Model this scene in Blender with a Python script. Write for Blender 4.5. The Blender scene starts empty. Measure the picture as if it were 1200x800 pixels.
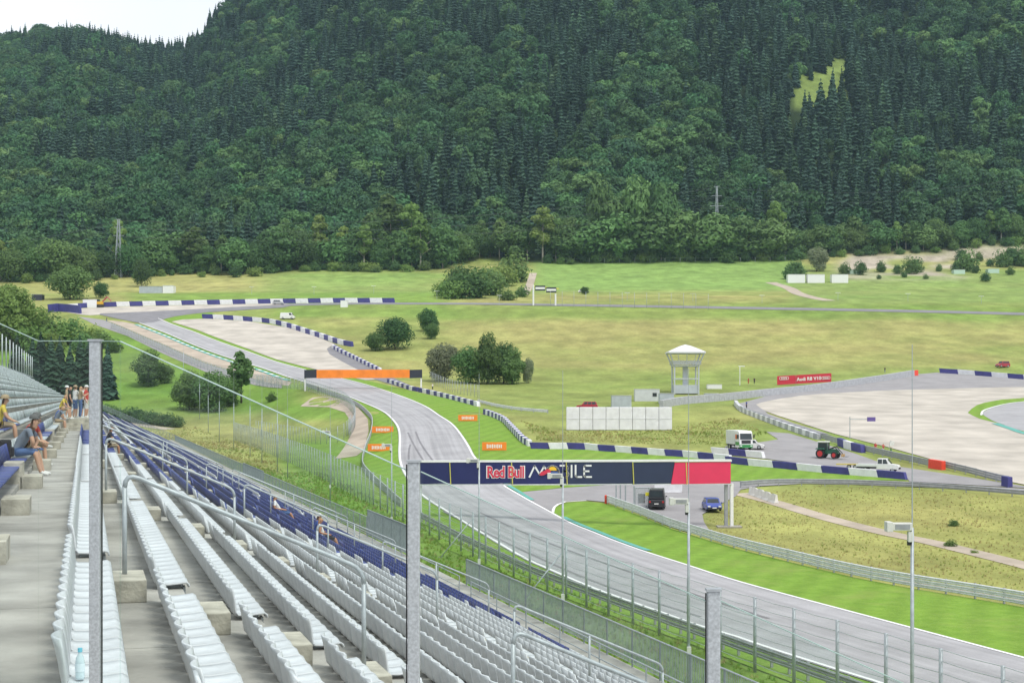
import bpy, bmesh, math, random
import numpy as np
from mathutils import Vector, Matrix
random.seed(7); np.random.seed(7)
R = math.radians
SC = bpy.context.scene
COL = SC.collection

# ------------------------------------------------------------------ camera, world, sun, exposure
CZ = 15.0                      # camera height above the near track
F = 1830.0                     # focal length in photo pixels (1200 wide)
HZ = 465.0                     # photo row of the horizon
cam_d = bpy.data.cameras.new('camera'); cam = bpy.data.objects.new('camera', cam_d); COL.objects.link(cam)
cam.location = (0, 0, CZ); cam.rotation_euler = (R(90), 0, 0)
cam_d.sensor_width = 36.0; cam_d.lens = 36.0*F/1200.0
cam_d.shift_y = (HZ-400.0)/1200.0
cam_d.clip_start = 0.1; cam_d.clip_end = 9000
SC.camera = cam
SUN_EL, SUN_AZ = R(60), R(140)     # bright overcast, light from high behind right of the camera
W = bpy.data.worlds.new('World'); SC.world = W; W.use_nodes = True
nt = W.node_tree; nt.nodes.clear()
sky = nt.nodes.new('ShaderNodeTexSky'); sky.sky_type = 'NISHITA'; sky.sun_disc = False
sky.sun_elevation = SUN_EL; sky.sun_rotation = SUN_AZ; sky.dust_density = 2.0; sky.air_density = 1.0
b1 = nt.nodes.new('ShaderNodeBackground'); b1.inputs['Strength'].default_value = 0.07
nt.links.new(sky.outputs[0], b1.inputs['Color'])
# the overcast layer: pale even cloud with faint mottling all over the dome
tc = nt.nodes.new('ShaderNodeTexCoord'); nz = nt.nodes.new('ShaderNodeTexNoise')
nz.inputs['Scale'].default_value = 3.0; nz.inputs['Detail'].default_value = 5
nt.links.new(tc.outputs['Generated'], nz.inputs['Vector'])
rp = nt.nodes.new('ShaderNodeValToRGB')
rp.color_ramp.elements[0].position = .3; rp.color_ramp.elements[0].color = (.74, .78, .84, 1)
rp.color_ramp.elements[1].position = .7; rp.color_ramp.elements[1].color = (.92, .93, .95, 1)
nt.links.new(nz.outputs['Fac'], rp.inputs['Fac'])
b2 = nt.nodes.new('ShaderNodeBackground'); b2.inputs['Strength'].default_value = 0.7
nt.links.new(rp.outputs['Color'], b2.inputs['Color'])
mx = nt.nodes.new('ShaderNodeMixShader'); mx.inputs['Fac'].default_value = .82
nt.links.new(b1.outputs[0], mx.inputs[1]); nt.links.new(b2.outputs[0], mx.inputs[2])
wo = nt.nodes.new('ShaderNodeOutputWorld'); nt.links.new(mx.outputs[0], wo.inputs['Surface'])
sl = bpy.data.lights.new('sun', 'SUN'); sl.energy = 1.3; sl.angle = R(20); sl.color = (1, .96, .9)
so = bpy.data.objects.new('sun', sl); COL.objects.link(so)
# lamp points from the sun toward the scene; azimuth measured as in the sky node (clockwise from +Y)
sd = Vector((math.sin(SUN_AZ)*math.cos(SUN_EL), math.cos(SUN_AZ)*math.cos(SUN_EL), math.sin(SUN_EL)))
so.rotation_euler = sd.to_track_quat('Z', 'Y').to_euler()
SC.view_settings.view_transform = 'Standard'; SC.view_settings.look = 'None'
SC.view_settings.exposure = 1.0; SC.view_settings.gamma = 1
SC.cycles.use_denoising = True
SC.cycles.max_bounces = 6; SC.cycles.transparent_max_bounces = 24; SC.cycles.volume_bounces = 1

# ------------------------------------------------------------------ materials
def lin(*c):
    return tuple((v/255/12.92 if v/255 <= .04045 else ((v/255+.055)/1.055)**2.4) for v in c)
MATS = {}
def mat(name, col, rough=.6, metal=0., var=.12, scale=4., bump=0., bscale=None, coord='Object', det=4, rnd=0., spec=.5, stretch=None):
    if name in MATS: return MATS[name]
    m = bpy.data.materials.new(name); m.use_nodes = True; n = m.node_tree; b = n.nodes['Principled BSDF']
    b.inputs['Roughness'].default_value = rough; b.inputs['Metallic'].default_value = metal
    b.inputs['Specular IOR Level'].default_value = spec
    t = n.nodes.new('ShaderNodeTexCoord'); nz = n.nodes.new('ShaderNodeTexNoise')
    nz.inputs['Scale'].default_value = scale; nz.inputs['Detail'].default_value = det
    src = t.outputs[coord]
    if stretch:
        mp = n.nodes.new('ShaderNodeMapping'); mp.inputs['Scale'].default_value = stretch
        n.links.new(src, mp.inputs['Vector']); src = mp.outputs[0]
    n.links.new(src, nz.inputs['Vector'])
    r = n.nodes.new('ShaderNodeValToRGB')
    r.color_ramp.elements[0].position = .3; r.color_ramp.elements[1].position = .7
    r.color_ramp.elements[0].color = tuple(c*(1-var) for c in col)+(1,)
    r.color_ramp.elements[1].color = tuple(min(1, c*(1+var)) for c in col)+(1,)
    n.links.new(nz.outputs['Fac'], r.inputs['Fac'])
    out = r.outputs['Color']
    if rnd:
        oi = n.nodes.new('ShaderNodeObjectInfo'); hs = n.nodes.new('ShaderNodeHueSaturation')
        mr = n.nodes.new('ShaderNodeMapRange'); mr.inputs['To Min'].default_value = 1-rnd; mr.inputs['To Max'].default_value = 1+rnd
        n.links.new(oi.outputs['Random'], mr.inputs['Value']); n.links.new(mr.outputs[0], hs.inputs['Value'])
        n.links.new(out, hs.inputs['Color']); out = hs.outputs['Color']
    n.links.new(out, b.inputs['Base Color'])
    if bump:
        bp = n.nodes.new('ShaderNodeBump'); bp.inputs['Strength'].default_value = bump; bp.inputs['Distance'].default_value = .05
        n2 = n.nodes.new('ShaderNodeTexNoise'); n2.inputs['Scale'].default_value = bscale or scale*6; n2.inputs['Detail'].default_value = 4
        n.links.new(src, n2.inputs['Vector'])
        n.links.new(n2.outputs['Fac'], bp.inputs['Height']); n.links.new(bp.outputs[0], b.inputs['Normal'])
    MATS[name] = m
    return m
def islandvary(m, amt=.14):
    n = m.node_tree; b = n.nodes['Principled BSDF']; src = b.inputs['Base Color'].links[0].from_socket
    ge = n.nodes.new('ShaderNodeNewGeometry'); mr = n.nodes.new('ShaderNodeMapRange'); mr.inputs['To Min'].default_value = 1-amt; mr.inputs['To Max'].default_value = 1+amt
    hs = n.nodes.new('ShaderNodeHueSaturation'); n.links.new(ge.outputs['Random Per Island'], mr.inputs['Value']); n.links.new(mr.outputs[0], hs.inputs['Value'])
    n.links.new(src, hs.inputs['Color']); n.links.new(hs.outputs['Color'], b.inputs['Base Color'])
TMP = bpy.data.scenes.new('scratch')
def evaluate(o):
    TMP.collection.objects.link(o); TMP.view_layers[0].update(); dg = TMP.view_layers[0].depsgraph
    me = bpy.data.meshes.new_from_object(o.evaluated_get(dg)); bpy.data.objects.remove(o); return me
def leafmat(name, col, rnd=.35, hue=.02, trans=.25, isl=.2):
    if name in MATS: return MATS[name]
    m = bpy.data.materials.new(name); m.use_nodes = True; n = m.node_tree; b = n.nodes['Principled BSDF']
    b.inputs['Roughness'].default_value = .75; b.inputs['Specular IOR Level'].default_value = .2
    oi = n.nodes.new('ShaderNodeObjectInfo'); ge = n.nodes.new('ShaderNodeNewGeometry')
    hs = n.nodes.new('ShaderNodeHueSaturation'); hs.inputs['Color'].default_value = col+(1,)
    mr = n.nodes.new('ShaderNodeMapRange'); mr.inputs['To Min'].default_value = 1-rnd; mr.inputs['To Max'].default_value = 1+rnd
    n.links.new(oi.outputs['Random'], mr.inputs['Value'])
    mr2 = n.nodes.new('ShaderNodeMapRange'); mr2.inputs['To Min'].default_value = 1-isl; mr2.inputs['To Max'].default_value = 1+isl
    n.links.new(ge.outputs['Random Per Island'], mr2.inputs['Value'])
    mu = n.nodes.new('ShaderNodeMath'); mu.operation = 'MULTIPLY'
    n.links.new(mr.outputs[0], mu.inputs[0]); n.links.new(mr2.outputs[0], mu.inputs[1])
    n.links.new(mu.outputs[0], hs.inputs['Value'])
    mh = n.nodes.new('ShaderNodeMapRange'); mh.inputs['To Min'].default_value = .5-hue; mh.inputs['To Max'].default_value = .5+hue
    wn = n.nodes.new('ShaderNodeTexWhiteNoise'); wn.noise_dimensions = '1D'
    n.links.new(oi.outputs['Random'], wn.inputs['W']); n.links.new(wn.outputs['Value'], mh.inputs['Value'])
    n.links.new(mh.outputs[0], hs.inputs['Hue'])
    n.links.new(hs.outputs['Color'], b.inputs['Base Color'])
    tr = n.nodes.new('ShaderNodeBsdfTranslucent'); n.links.new(hs.outputs['Color'], tr.inputs['Color'])
    mx = n.nodes.new('ShaderNodeMixShader'); mx.inputs['Fac'].default_value = trans
    n.links.new(b.outputs[0], mx.inputs[1]); n.links.new(tr.outputs[0], mx.inputs[2])
    n.links.new(mx.outputs[0], n.nodes['Material Output'].inputs['Surface'])
    MATS[name] = m
    return m
def screenmat(name, col, alpha, rough=.5):
    m = bpy.data.materials.new(name); m.use_nodes = True; n = m.node_tree; b = n.nodes['Principled BSDF']
    b.inputs['Base Color'].default_value = col+(1,); b.inputs['Roughness'].default_value = rough
    t = n.nodes.new('ShaderNodeTexCoord'); nz = n.nodes.new('ShaderNodeTexNoise'); nz.inputs['Scale'].default_value = .7
    n.links.new(t.outputs['Object'], nz.inputs['Vector'])
    mr = n.nodes.new('ShaderNodeMapRange'); mr.inputs['To Min'].default_value = alpha*.6; mr.inputs['To Max'].default_value = alpha*1.4
    n.links.new(nz.outputs['Fac'], mr.inputs['Value'])
    tp = n.nodes.new('ShaderNodeBsdfTransparent'); mx = n.nodes.new('ShaderNodeMixShader')
    n.links.new(mr.outputs[0], mx.inputs['Fac']); n.links.new(tp.outputs[0], mx.inputs[1]); n.links.new(b.outputs[0], mx.inputs[2])
    n.links.new(mx.outputs[0], n.nodes['Material Output'].inputs['Surface'])
    MATS[name] = m
    return m

# ------------------------------------------------------------------ object helpers
def link(name, me, parent=None, loc=None, rotz=0.):
    o = bpy.data.objects.new(name, me); COL.objects.link(o)
    if parent is not None: o.parent = parent
    if loc is not None: o.location = loc
    if rotz: o.rotation_euler = (0, 0, rotz)
    return o
def tag(o, label=None, cat=None, group=None, kind=None):
    if label: o['label'] = label
    if cat: o['category'] = cat
    if group: o['group'] = group
    if kind: o['kind'] = kind
    return o
def thing(name, label, cat, loc=(0, 0, 0), rotz=0., group=None):
    o = link(name, None, None, loc, rotz); o.empty_display_size = .2
    return tag(o, label, cat, group)
def children(o): return [c for c in COL.objects if c.parent is o]
def copy_tree(o, loc, rotz=None, scale=None, label=None, group=None, kids=None):
    r = o.copy(); COL.objects.link(r); r.location = loc
    if rotz is not None: r.rotation_euler = (0, 0, rotz)
    if scale is not None: r.scale = scale if hasattr(scale, '__len__') else (scale,)*3
    if label: r['label'] = label
    if group: r['group'] = group
    for ch, gk in (kids if kids is not None else tree_of(o)):
        c = ch.copy(); COL.objects.link(c); c.parent = r
        for g in gk:
            d = g.copy(); COL.objects.link(d); d.parent = c
    return r
def tree_of(o):
    ks = [c for c in COL.objects if c.parent is o]
    return [(c, [g for g in COL.objects if g.parent is c]) for c in ks]

class MB:
    def __init__(s): s.v = []; s.f = []; s.m = []; s.mi = 0
    def add(s, vs, fs, mi=None):
        b = len(s.v); s.v += [tuple(p) for p in vs]; s.f += [tuple(b+i for i in f) for f in fs]
        s.m += [s.mi if mi is None else mi]*len(fs); return s
    def box(s, c, d, rz=0., mi=None, taper=1.):
        x, y, z = d[0]/2, d[1]/2, d[2]/2; ca, sa = math.cos(rz), math.sin(rz)
        vs = []
        for k, t in ((-z, 1), (z, taper)):
            for a, b in ((-x*t, -y*t), (x*t, -y*t), (x*t, y*t), (-x*t, y*t)):
                vs.append((c[0]+a*ca-b*sa, c[1]+a*sa+b*ca, c[2]+k))
        return s.hexa(vs, mi)
    def hexa(s, vs, mi=None):
        return s.add(vs, [(3, 2, 1, 0), (4, 5, 6, 7), (0, 1, 5, 4), (1, 2, 6, 5), (2, 3, 7, 6), (3, 0, 4, 7)], mi)
    def tube(s, a, b, r, n=6, r2=None, mi=None, cap=True):
        a, b = Vector(a), Vector(b); d = (b-a)
        if d.length < 1e-6: return s
        d.normalize(); u = d.orthogonal().normalized(); w = d.cross(u)
        r2 = r if r2 is None else r2; vs = []
        for p, q in ((a, r), (b, r2)):
            for i in range(n):
                t = 2*math.pi*i/n; vs.append(p+u*math.cos(t)*q+w*math.sin(t)*q)
        fs = [(i, (i+1) % n, n+(i+1) % n, n+i) for i in range(n)]
        if cap: fs += [tuple(range(n-1, -1, -1)), tuple(range(n, 2*n))]
        return s.add(vs, fs, mi)
    def path(s, pts, r, n=6, mi=None):
        for a, b in zip(pts[:-1], pts[1:]): s.tube(a, b, r, n, mi=mi)
        return s
    def sweep(s, pts, r, n=8, mi=None):
        P = [Vector(p) for p in pts]; ref = None; vs = []
        for i, p in enumerate(P):
            d = (P[min(i+1, len(P)-1)]-P[max(i-1, 0)]).normalized()
            u = d.orthogonal().normalized() if ref is None else (ref-d*ref.dot(d)).normalized()
            ref = u; w = d.cross(u)
            vs += [p+u*math.cos(2*math.pi*k/n)*r+w*math.sin(2*math.pi*k/n)*r for k in range(n)]
        fs = [(i*n+k, i*n+(k+1) % n, (i+1)*n+(k+1) % n, (i+1)*n+k) for i in range(len(P)-1) for k in range(n)]
        return s.add(vs, fs+[tuple(range(n-1, -1, -1)), tuple(range(len(vs)-n, len(vs)))], mi)
    def prism(s, prof, y0, y1, mi=None, ins=0.):
        """profile in x,z extruded along y"""
        n = len(prof); vs = [(x, y0, z) for x, z in prof]+[(x, y1, z) for x, z in prof]
        fs = [(i, (i+1) % n, n+(i+1) % n, n+i) for i in range(n)]+[tuple(range(n-1, -1, -1)), tuple(range(n, 2*n))]
        return s.add(vs, fs, mi)
    def disc_y(s, c, r, w, n=14, mi=None):
        return s.tube((c[0], c[1]-w/2, c[2]), (c[0], c[1]+w/2, c[2]), r, n, mi=mi)
    def mesh(s, name, mats, smooth=False, bevel=0.):
        me = bpy.data.meshes.new(name); me.from_pydata(s.v, [], s.f)
        for m in (mats if isinstance(mats, (list, tuple)) else [mats]): me.materials.append(m)
        me.polygons.foreach_set('material_index', s.m)
        bm = bmesh.new(); bm.from_mesh(me)
        bmesh.ops.recalc_face_normals(bm, faces=bm.faces)
        if bevel:
            es = [e for e in bm.edges if e.is_manifold and e.calc_face_angle(0) > .6]
            if es: bmesh.ops.bevel(bm, geom=es, offset=bevel, segments=2, profile=.6, affect='EDGES', clamp_overlap=True)
        bm.to_mesh(me); bm.free()
        if smooth: me.polygons.foreach_set('use_smooth', [True]*len(me.polygons))
        me.update(); return me
    def build(s, name, mats, parent=None, loc=None, rotz=0., smooth=False, bevel=0.):
        return link(name, s.mesh(name, mats, smooth, bevel), parent, loc, rotz)

# ------------------------------------------------------------------ terrain height
def smooth01(t): t = np.clip(t, 0, 1); return t*t*(3-2*t)
_yy = np.arange(0, 3401, 1.0)
def table(pts, win):
    xs, zs = zip(*pts); t = np.interp(_yy, xs, zs); k = np.ones(win)/win
    for _ in range(2):
        t = np.convolve(np.pad(t, win, mode='edge'), k, 'same')[win:-win]
    return t
ZP = table([(0,-14.6),(150,-14.5),(180,-13.6),(210,-11.8),(240,-9.6),(270,-7.2),(300,-4.9),(340,-2.2),(385,.4),(450,6),(500,13),(550,21),
            (600,30),(650,38.5),(700,45),(750,50),(800,57),(900,74),(3400,74)], 21)
ZL = table([(0,-14.4),(120,-14.2),(150,-13.4),(200,-12),(240,-10.8),(280,-10),(340,-9.4),(370,-7),(400,-3),(430,1),(460,7.0),(500,13),(550,21),
            (600,30),(650,38.5),(700,45),(750,50),(800,57),(900,74),(3400,74)], 13)
SLP = [(-9, .33), (-.38, .345), (-.33, .352), (-.26, .358), (-.215, .352), (-.2, .36), (-.18, .40), (-.14, .46), (-.08, .52), (0, .56), (.35, .58), (9, .55)]
def mount(x, y):
    a = np.interp(x/np.maximum(y, 1), [p[0] for p in SLP], [p[1] for p in SLP])
    t = np.clip(y-880, 0, None); up = np.minimum(t, 1020); dn = np.clip(t-1020, 0, None)
    ease = 110.0; rise = np.where(up < ease, up*up/(2*ease), up-ease/2)
    und = (np.sin(x*.011+.6)*np.sin(y*.006+x*.003)*16+np.sin(x*.027+y*.012)*7)*np.clip((y-960)/400, 0, 1)
    return a*rise*1.04+und-dn*.35
def TZ(x, y):
    """ground height, works on numbers and arrays"""
    x = np.asarray(x, float); y = np.asarray(y, float)
    xp = x+.2732*y
    yc = np.clip(y, 0, 3400)
    zp = np.interp(yc, _yy, ZP); zl = np.interp(yc, _yy, ZL)
    z = zl+(zp-zl)*smooth01((xp-36)/26)
    bank = 1-smooth01((xp-17.2)/13.5)
    bank = bank*(1-smooth01((y-300)/90))
    z = z+(-8.95-z)*bank
    z = z+mount(x, y)
    return z+CZ
def tz(x, y): return float(TZ(x, y))
def U(px, py, dz=0., y0=38., y1=2400.):
    """photo pixel -> point on the ground (first hit going out from the camera)"""
    a = (px-600)/F; b = -(py-HZ)/F
    Y = y0*1.012**np.arange(0, 360); Y = Y[Y < y1]
    d = (b*Y+CZ)-TZ(a*Y, Y)
    k = np.nonzero(d < 0)[0]
    if len(k) == 0: yv = Y[-1]
    elif k[0] == 0: yv = Y[0]
    else:
        lo, hi = Y[k[0]-1], Y[k[0]]
        for _ in range(18):
            m = (lo+hi)/2
            if b*m+CZ-tz(a*m, m) < 0: hi = m
            else: lo = m
        yv = (lo+hi)/2
    return Vector((a*yv, yv, tz(a*yv, yv)+dz))
def at(px, py, Y): return Vector(((px-600)/F*Y, Y, -(py-HZ)/F*Y+CZ))
def ground(x, y, dz=0.): return Vector((x, y, tz(x, y)+dz))
def catmull(pts, n=6):
    P = [Vector(p) for p in pts]; out = []
    if len(P) < 3: n = max(n, 12)
    for i in range(len(P)-1):
        p0 = P[max(i-1, 0)]; p1 = P[i]; p2 = P[i+1]; p3 = P[min(i+2, len(P)-1)]
        for k in range(n):
            t = k/n
            out.append(.5*((2*p1)+(p2-p0)*t+(2*p0-5*p1+4*p2-p3)*t*t+(3*p1-p0-3*p2+p3)*t**3))
    out.append(P[-1]); return out
def resample(pts, step=None, n=None):
    L = [0.]
    for a, b in zip(pts[:-1], pts[1:]): L.append(L[-1]+(b-a).length)
    if n is None: n = max(2, int(round(L[-1]/step))+1)
    out = []; j = 0
    for i in range(n):
        t = L[-1]*i/(n-1)
        while j < len(L)-2 and L[j+1] < t: j += 1
        s = (t-L[j])/max(L[j+1]-L[j], 1e-9); out.append(pts[j].lerp(pts[j+1], min(max(s, 0), 1)))
    return out
def upath(px, sm=6): return catmull([U(*p) for p in px], sm)

def strip(name, L, Rr, m, dz, cols=6, n=None, step=4., kind='structure'):
    """a draped sheet between two edges, with uv across / along in metres"""
    n = n or int(max(sum((b-a).length for a, b in zip(L[:-1], L[1:])), 8)/step)+2
    A = resample(L, n=n); B = resample(Rr, n=n)
    T = np.linspace(0, 1, cols+1); vs = []; uv = []; s = 0.
    for i in range(n):
        if i: s += (A[i].lerp(B[i], .5)-A[i-1].lerp(B[i-1], .5)).length
        for t in T:
            p = A[i].lerp(B[i], t); vs.append((p.x, p.y, 0.)); uv.append((t*(B[i]-A[i]).length, s))
    V = np.array(vs); V[:, 2] = TZ(V[:, 0], V[:, 1])+dz
    c = cols+1
    fs = [(i*c+j, i*c+j+1, (i+1)*c+j+1, (i+1)*c+j) for i in range(n-1) for j in range(cols)]
    me = bpy.data.meshes.new(name); me.from_pydata(V.tolist(), [], fs); me.materials.append(m)
    l = me.uv_layers.new(name='UVMap')
    for lp in me.loops: l.data[lp.index].uv = uv[lp.vertex_index]
    fixup(me); o = link(name, me); tag(o, kind=kind); return o
def fixup(me):
    bm = bmesh.new(); bm.from_mesh(me)
    for f in bm.faces:
        if f.normal.z < 0: f.normal_flip()
        f.smooth = True
    bm.to_mesh(me); bm.free(); me.update()
def ribbon(name, path, w, m, dz, off=0., step=3., kind='structure'):
    P = resample(path, step=step); L = []; Q = []
    for i, p in enumerate(P):
        d = (P[min(i+1, len(P)-1)]-P[max(i-1, 0)]); d.z = 0; d.normalize(); nn = Vector((d.y, -d.x, 0))
        L.append(p+nn*(off-w/2)); Q.append(p+nn*(off+w/2))
    return strip(name, L, Q, m, dz, cols=2, n=len(P), kind=kind)
def sheet(name, px, m, dz, sm=4, cut=7., kind='structure', world=False):
    P = ([Vector(p) for p in px] if world else [U(*p) for p in px])
    P = catmull(P+[P[0]], sm)[:-1] if sm > 1 else P
    bm = bmesh.new(); vs = [bm.verts.new((p.x, p.y, 0)) for p in P]
    es = [bm.edges.new((vs[i], vs[(i+1) % len(vs)])) for i in range(len(vs))]
    bmesh.ops.triangle_fill(bm, use_beauty=True, edges=es)
    ys = [p.y for p in P]; xs = [p.x for p in P]
    for ax, lo, hi, c in ((1, min(ys), max(ys), cut), (0, min(xs), max(xs), cut*2)):
        k = lo+c
        while k < hi:
            co = [0, 0, 0]; co[ax] = k; no = [0, 0, 0]; no[ax] = 1
            bmesh.ops.bisect_plane(bm, geom=bm.verts[:]+bm.edges[:]+bm.faces[:], plane_co=co, plane_no=no, dist=1e-4); k += c
    bmesh.ops.triangulate(bm, faces=bm.faces[:])
    X = np.array([v.co[:] for v in bm.verts]); Z = TZ(X[:, 0], X[:, 1])+dz
    for v, z in zip(bm.verts, Z): v.co.z = z
    for f in bm.faces:
        f.normal_update()
        if f.normal.z < 0: f.normal_flip()
        f.smooth = True
    me = bpy.data.meshes.new(name); bm.to_mesh(me); bm.free(); me.materials.append(m)
    o = link(name, me); tag(o, kind=kind); return o
# ------------------------------------------------------------------ ground
def vnoise(x, y, s, seed=0):
    x = np.asarray(x)/s+seed*17.3; y = np.asarray(y)/s+seed*7.1
    xi = np.floor(x); yi = np.floor(y); fx = x-xi; fy = y-yi
    fx = fx*fx*(3-2*fx); fy = fy*fy*(3-2*fy)
    def h(a, b):
        t = np.sin(a*127.1+b*311.7+seed*74.7)*43758.5453; return t-np.floor(t)
    return (h(xi, yi)*(1-fx)+h(xi+1, yi)*fx)*(1-fy)+(h(xi, yi+1)*(1-fx)+h(xi+1, yi+1)*fx)*fy
def zone(px, py, x0, x1, y0, y1, sx=18., sy=5.):
    s = lambda v, e: 1/(1+np.exp(-np.clip(v/e*3, -30, 30)))
    return s(px-x0, sx)*s(x1-px, sx)*s(py-y0, sy)*s(y1-py, sy)
GOLD = np.array((.315, .295, .11)); GREEN = np.array((.20, .275, .068)); LUSH = np.array((.135, .25, .04))
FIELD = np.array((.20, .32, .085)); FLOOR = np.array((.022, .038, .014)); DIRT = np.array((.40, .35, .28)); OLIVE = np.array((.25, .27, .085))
def forest_line(px):
    return np.interp(px, [-400,25,130,210,280,340,420,515,560,620,655,900,950,1000,1110,1130,1200,1600],
                         [330,328,324,319,321,314,314,315,300,306,305,303,299,295,291,286,283,280])
def ground_colour(x, y, z):
    px = 600+F*x/y; py = HZ-F*(z-CZ)/y; xp = x+.2732*y
    n1 = vnoise(x, y, 26, 1)*.5+vnoise(x, y, 9, 2)*.3+vnoise(x, y, 70, 3)*.4-.1
    def mix(c, t, k): k = np.clip(k, 0, 1)[:, None]; return c*(1-k)+t*k
    c = mix(np.tile(GREEN, (len(x), 1)), GOLD, np.clip(n1*1.3-.15, 0, 1))
    c = mix(c, FIELD, zone(px, py, 625, 935, 300, 341, 12, 3)*.9)
    c = mix(c, FIELD, zone(px, py, 300, 520, 318, 346, 60, 5)*.55)
    c = mix(c, GOLD*1.12, zone(px, py, 20, 300, 318, 342, 30, 4)*.75)
    c = mix(c, LUSH*1.15, zone(px, py, 150, 520, 343, 356, 20, 2)*.7)
    c = mix(c, FIELD*.9, zone(px, py, 930, 1300, 318, 356, 15, 5)*.6)
    c = mix(c, LUSH, zone(px, py, 320, 520, 356, 372, 20, 3)*.5)
    c = mix(c, LUSH, zone(px, py, 500, 1300, 357, 375, 30, 4)*.55)
    c = mix(c, GOLD, zone(px, py, 520, 1150, 376, 432, 40, 6)*np.clip(.3+n1*.7, 0, .85))
    c = mix(c, GREEN*.9, zone(px, py, 560, 1300, 432, 480, 40, 8)*.55)
    c = mix(c, OLIVE*1.1, zone(px, py, 600, 870, 480, 525, 20, 6)*.5)
    c = mix(c, LUSH, zone(px, py, -100, 360, 385, 484, 30, 8)*np.clip(1.1-n1*.5, 0, .9))
    c = mix(c, LUSH*1.1, zone(px, py, 330, 430, 473, 492, 10, 4)*.8)
    c = mix(c, LUSH*1.1, zone(px, py, 330, 440, 515, 700, 20, 8)*.8)
    c = mix(c, GOLD*1.1, zone(px, py, 170, 320, 498, 560, 25, 8)*np.clip(.35+n1*.6, 0, .9))
    c = mix(c, LUSH, smooth01((41-xp)/4)*(1-smooth01((y-170)/80))*.85)
    c = mix(c, np.array((.30, .295, .095)), zone(px, py, 830, 1400, 572, 705, 15, 8)*.55)
    c = mix(c, DIRT, zone(px, py, 985, 1130, 298, 326, 12, 4)*np.clip((vnoise(x, y, 20, 8)-.33)*4, 0, 1))
    c = mix(c, DIRT, zone(px, py, 1105, 1300, 289, 304, 14, 3)*.9)
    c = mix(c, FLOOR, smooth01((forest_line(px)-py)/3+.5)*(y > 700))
    c = mix(c, np.array((.17, .23, .06)), zone(px, py, 930, 994, 70, 126, 5, 5)*(y > 950))
    c = c*(1+.22*(vnoise(x, y, 4.5, 5)-.5)+.2*(vnoise(x, y, 16, 6)-.5))[:, None]
    return c
def build_ground():
    a = np.concatenate([np.linspace(-1.6, -.42, 28)[:-1], np.linspace(-.42, .42, 330), np.linspace(.42, 1.6, 28)[1:]])
    ys = [6.0]
    while ys[-1] < 2900: ys.append(ys[-1]*(1.0095 if ys[-1] > 60 else 1.05))
    ys = np.array(ys); A, Y = np.meshgrid(a, ys); X = A*Y
    x, y = X.ravel(), Y.ravel(); z = TZ(x, y)
    xp = x+.2732*y
    z = z-np.where((xp < 16.9) & (y < 300), 1.2, 0)          # tucked in under the grandstand
    co = np.stack([x, y, z], 1); n, m = A.shape
    i = np.arange((n-1)*m).reshape(n-1, m)[:, :-1].ravel()
    f = np.stack([i, i+1, i+m+1, i+m], 1)
    me = bpy.data.meshes.new('ground'); me.vertices.add(len(co)); me.vertices.foreach_set('co', co.ravel())
    me.loops.add(f.size); me.loops.foreach_set('vertex_index', f.ravel().astype(np.int32))
    me.polygons.add(len(f)); me.polygons.foreach_set('loop_start', (np.arange(len(f))*4).astype(np.int32))
    me.polygons.foreach_set('use_smooth', np.ones(len(f), bool))
    me.update(calc_edges=True)
    ca = me.color_attributes.new('soil', 'FLOAT_COLOR', 'POINT')
    c = np.ones((len(co), 4)); c[:, :3] = ground_colour(x, y, TZ(x, y)); ca.data.foreach_set('color', c.ravel())
    mt = bpy.data.materials.new('meadow'); mt.use_nodes = True; n = mt.node_tree; b = n.nodes['Principled BSDF']
    b.inputs['Roughness'].default_value = .95; b.inputs['Specular IOR Level'].default_value = .1
    at_ = n.nodes.new('ShaderNodeAttribute'); at_.attribute_name = 'soil'
    t = n.nodes.new('ShaderNodeTexCoord')
    mp = n.nodes.new('ShaderNodeMapping'); mp.inputs['Scale'].default_value = (1, .55, 1); n.links.new(t.outputs['Object'], mp.inputs['Vector'])
    n1 = n.nodes.new('ShaderNodeTexNoise'); n1.inputs['Scale'].default_value = 1.1; n1.inputs['Detail'].default_value = 6; n1.inputs['Roughness'].default_value = .7
    n2 = n.nodes.new('ShaderNodeTexNoise'); n2.inputs['Scale'].default_value = .16; n2.inputs['Detail'].default_value = 5
    n.links.new(mp.outputs[0], n1.inputs['Vector']); n.links.new(mp.outputs[0], n2.inputs['Vector'])
    m1 = n.nodes.new('ShaderNodeMapRange'); m1.inputs['From Min'].default_value = .25; m1.inputs['From Max'].default_value = .75; m1.inputs['To Min'].default_value = .78; m1.inputs['To Max'].default_value = 1.22
    m2 = n.nodes.new('ShaderNodeMapRange'); m2.inputs['From Min'].default_value = .3; m2.inputs['From Max'].default_value = .7; m2.inputs['To Min'].default_value = .8; m2.inputs['To Max'].default_value = 1.2
    n.links.new(n1.outputs['Fac'], m1.inputs['Value']); n.links.new(n2.outputs['Fac'], m2.inputs['Value'])
    mu = n.nodes.new('ShaderNodeMath'); mu.operation = 'MULTIPLY'; n.links.new(m1.outputs[0], mu.inputs[0]); n.links.new(m2.outputs[0], mu.inputs[1])
    hs = n.nodes.new('ShaderNodeHueSaturation'); n.links.new(at_.outputs['Color'], hs.inputs['Color']); n.links.new(mu.outputs[0], hs.inputs['Value'])
    n.links.new(hs.outputs['Color'], b.inputs['Base Color'])
    bp = n.nodes.new('ShaderNodeBump'); bp.inputs['Strength'].default_value = .6; bp.inputs['Distance'].default_value = .3
    n.links.new(n1.outputs['Fac'], bp.inputs['Height']); n.links.new(bp.outputs[0], b.inputs['Normal'])
    me.materials.append(mt)
    tag(link('ground', me), kind='structure')
build_ground()

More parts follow.
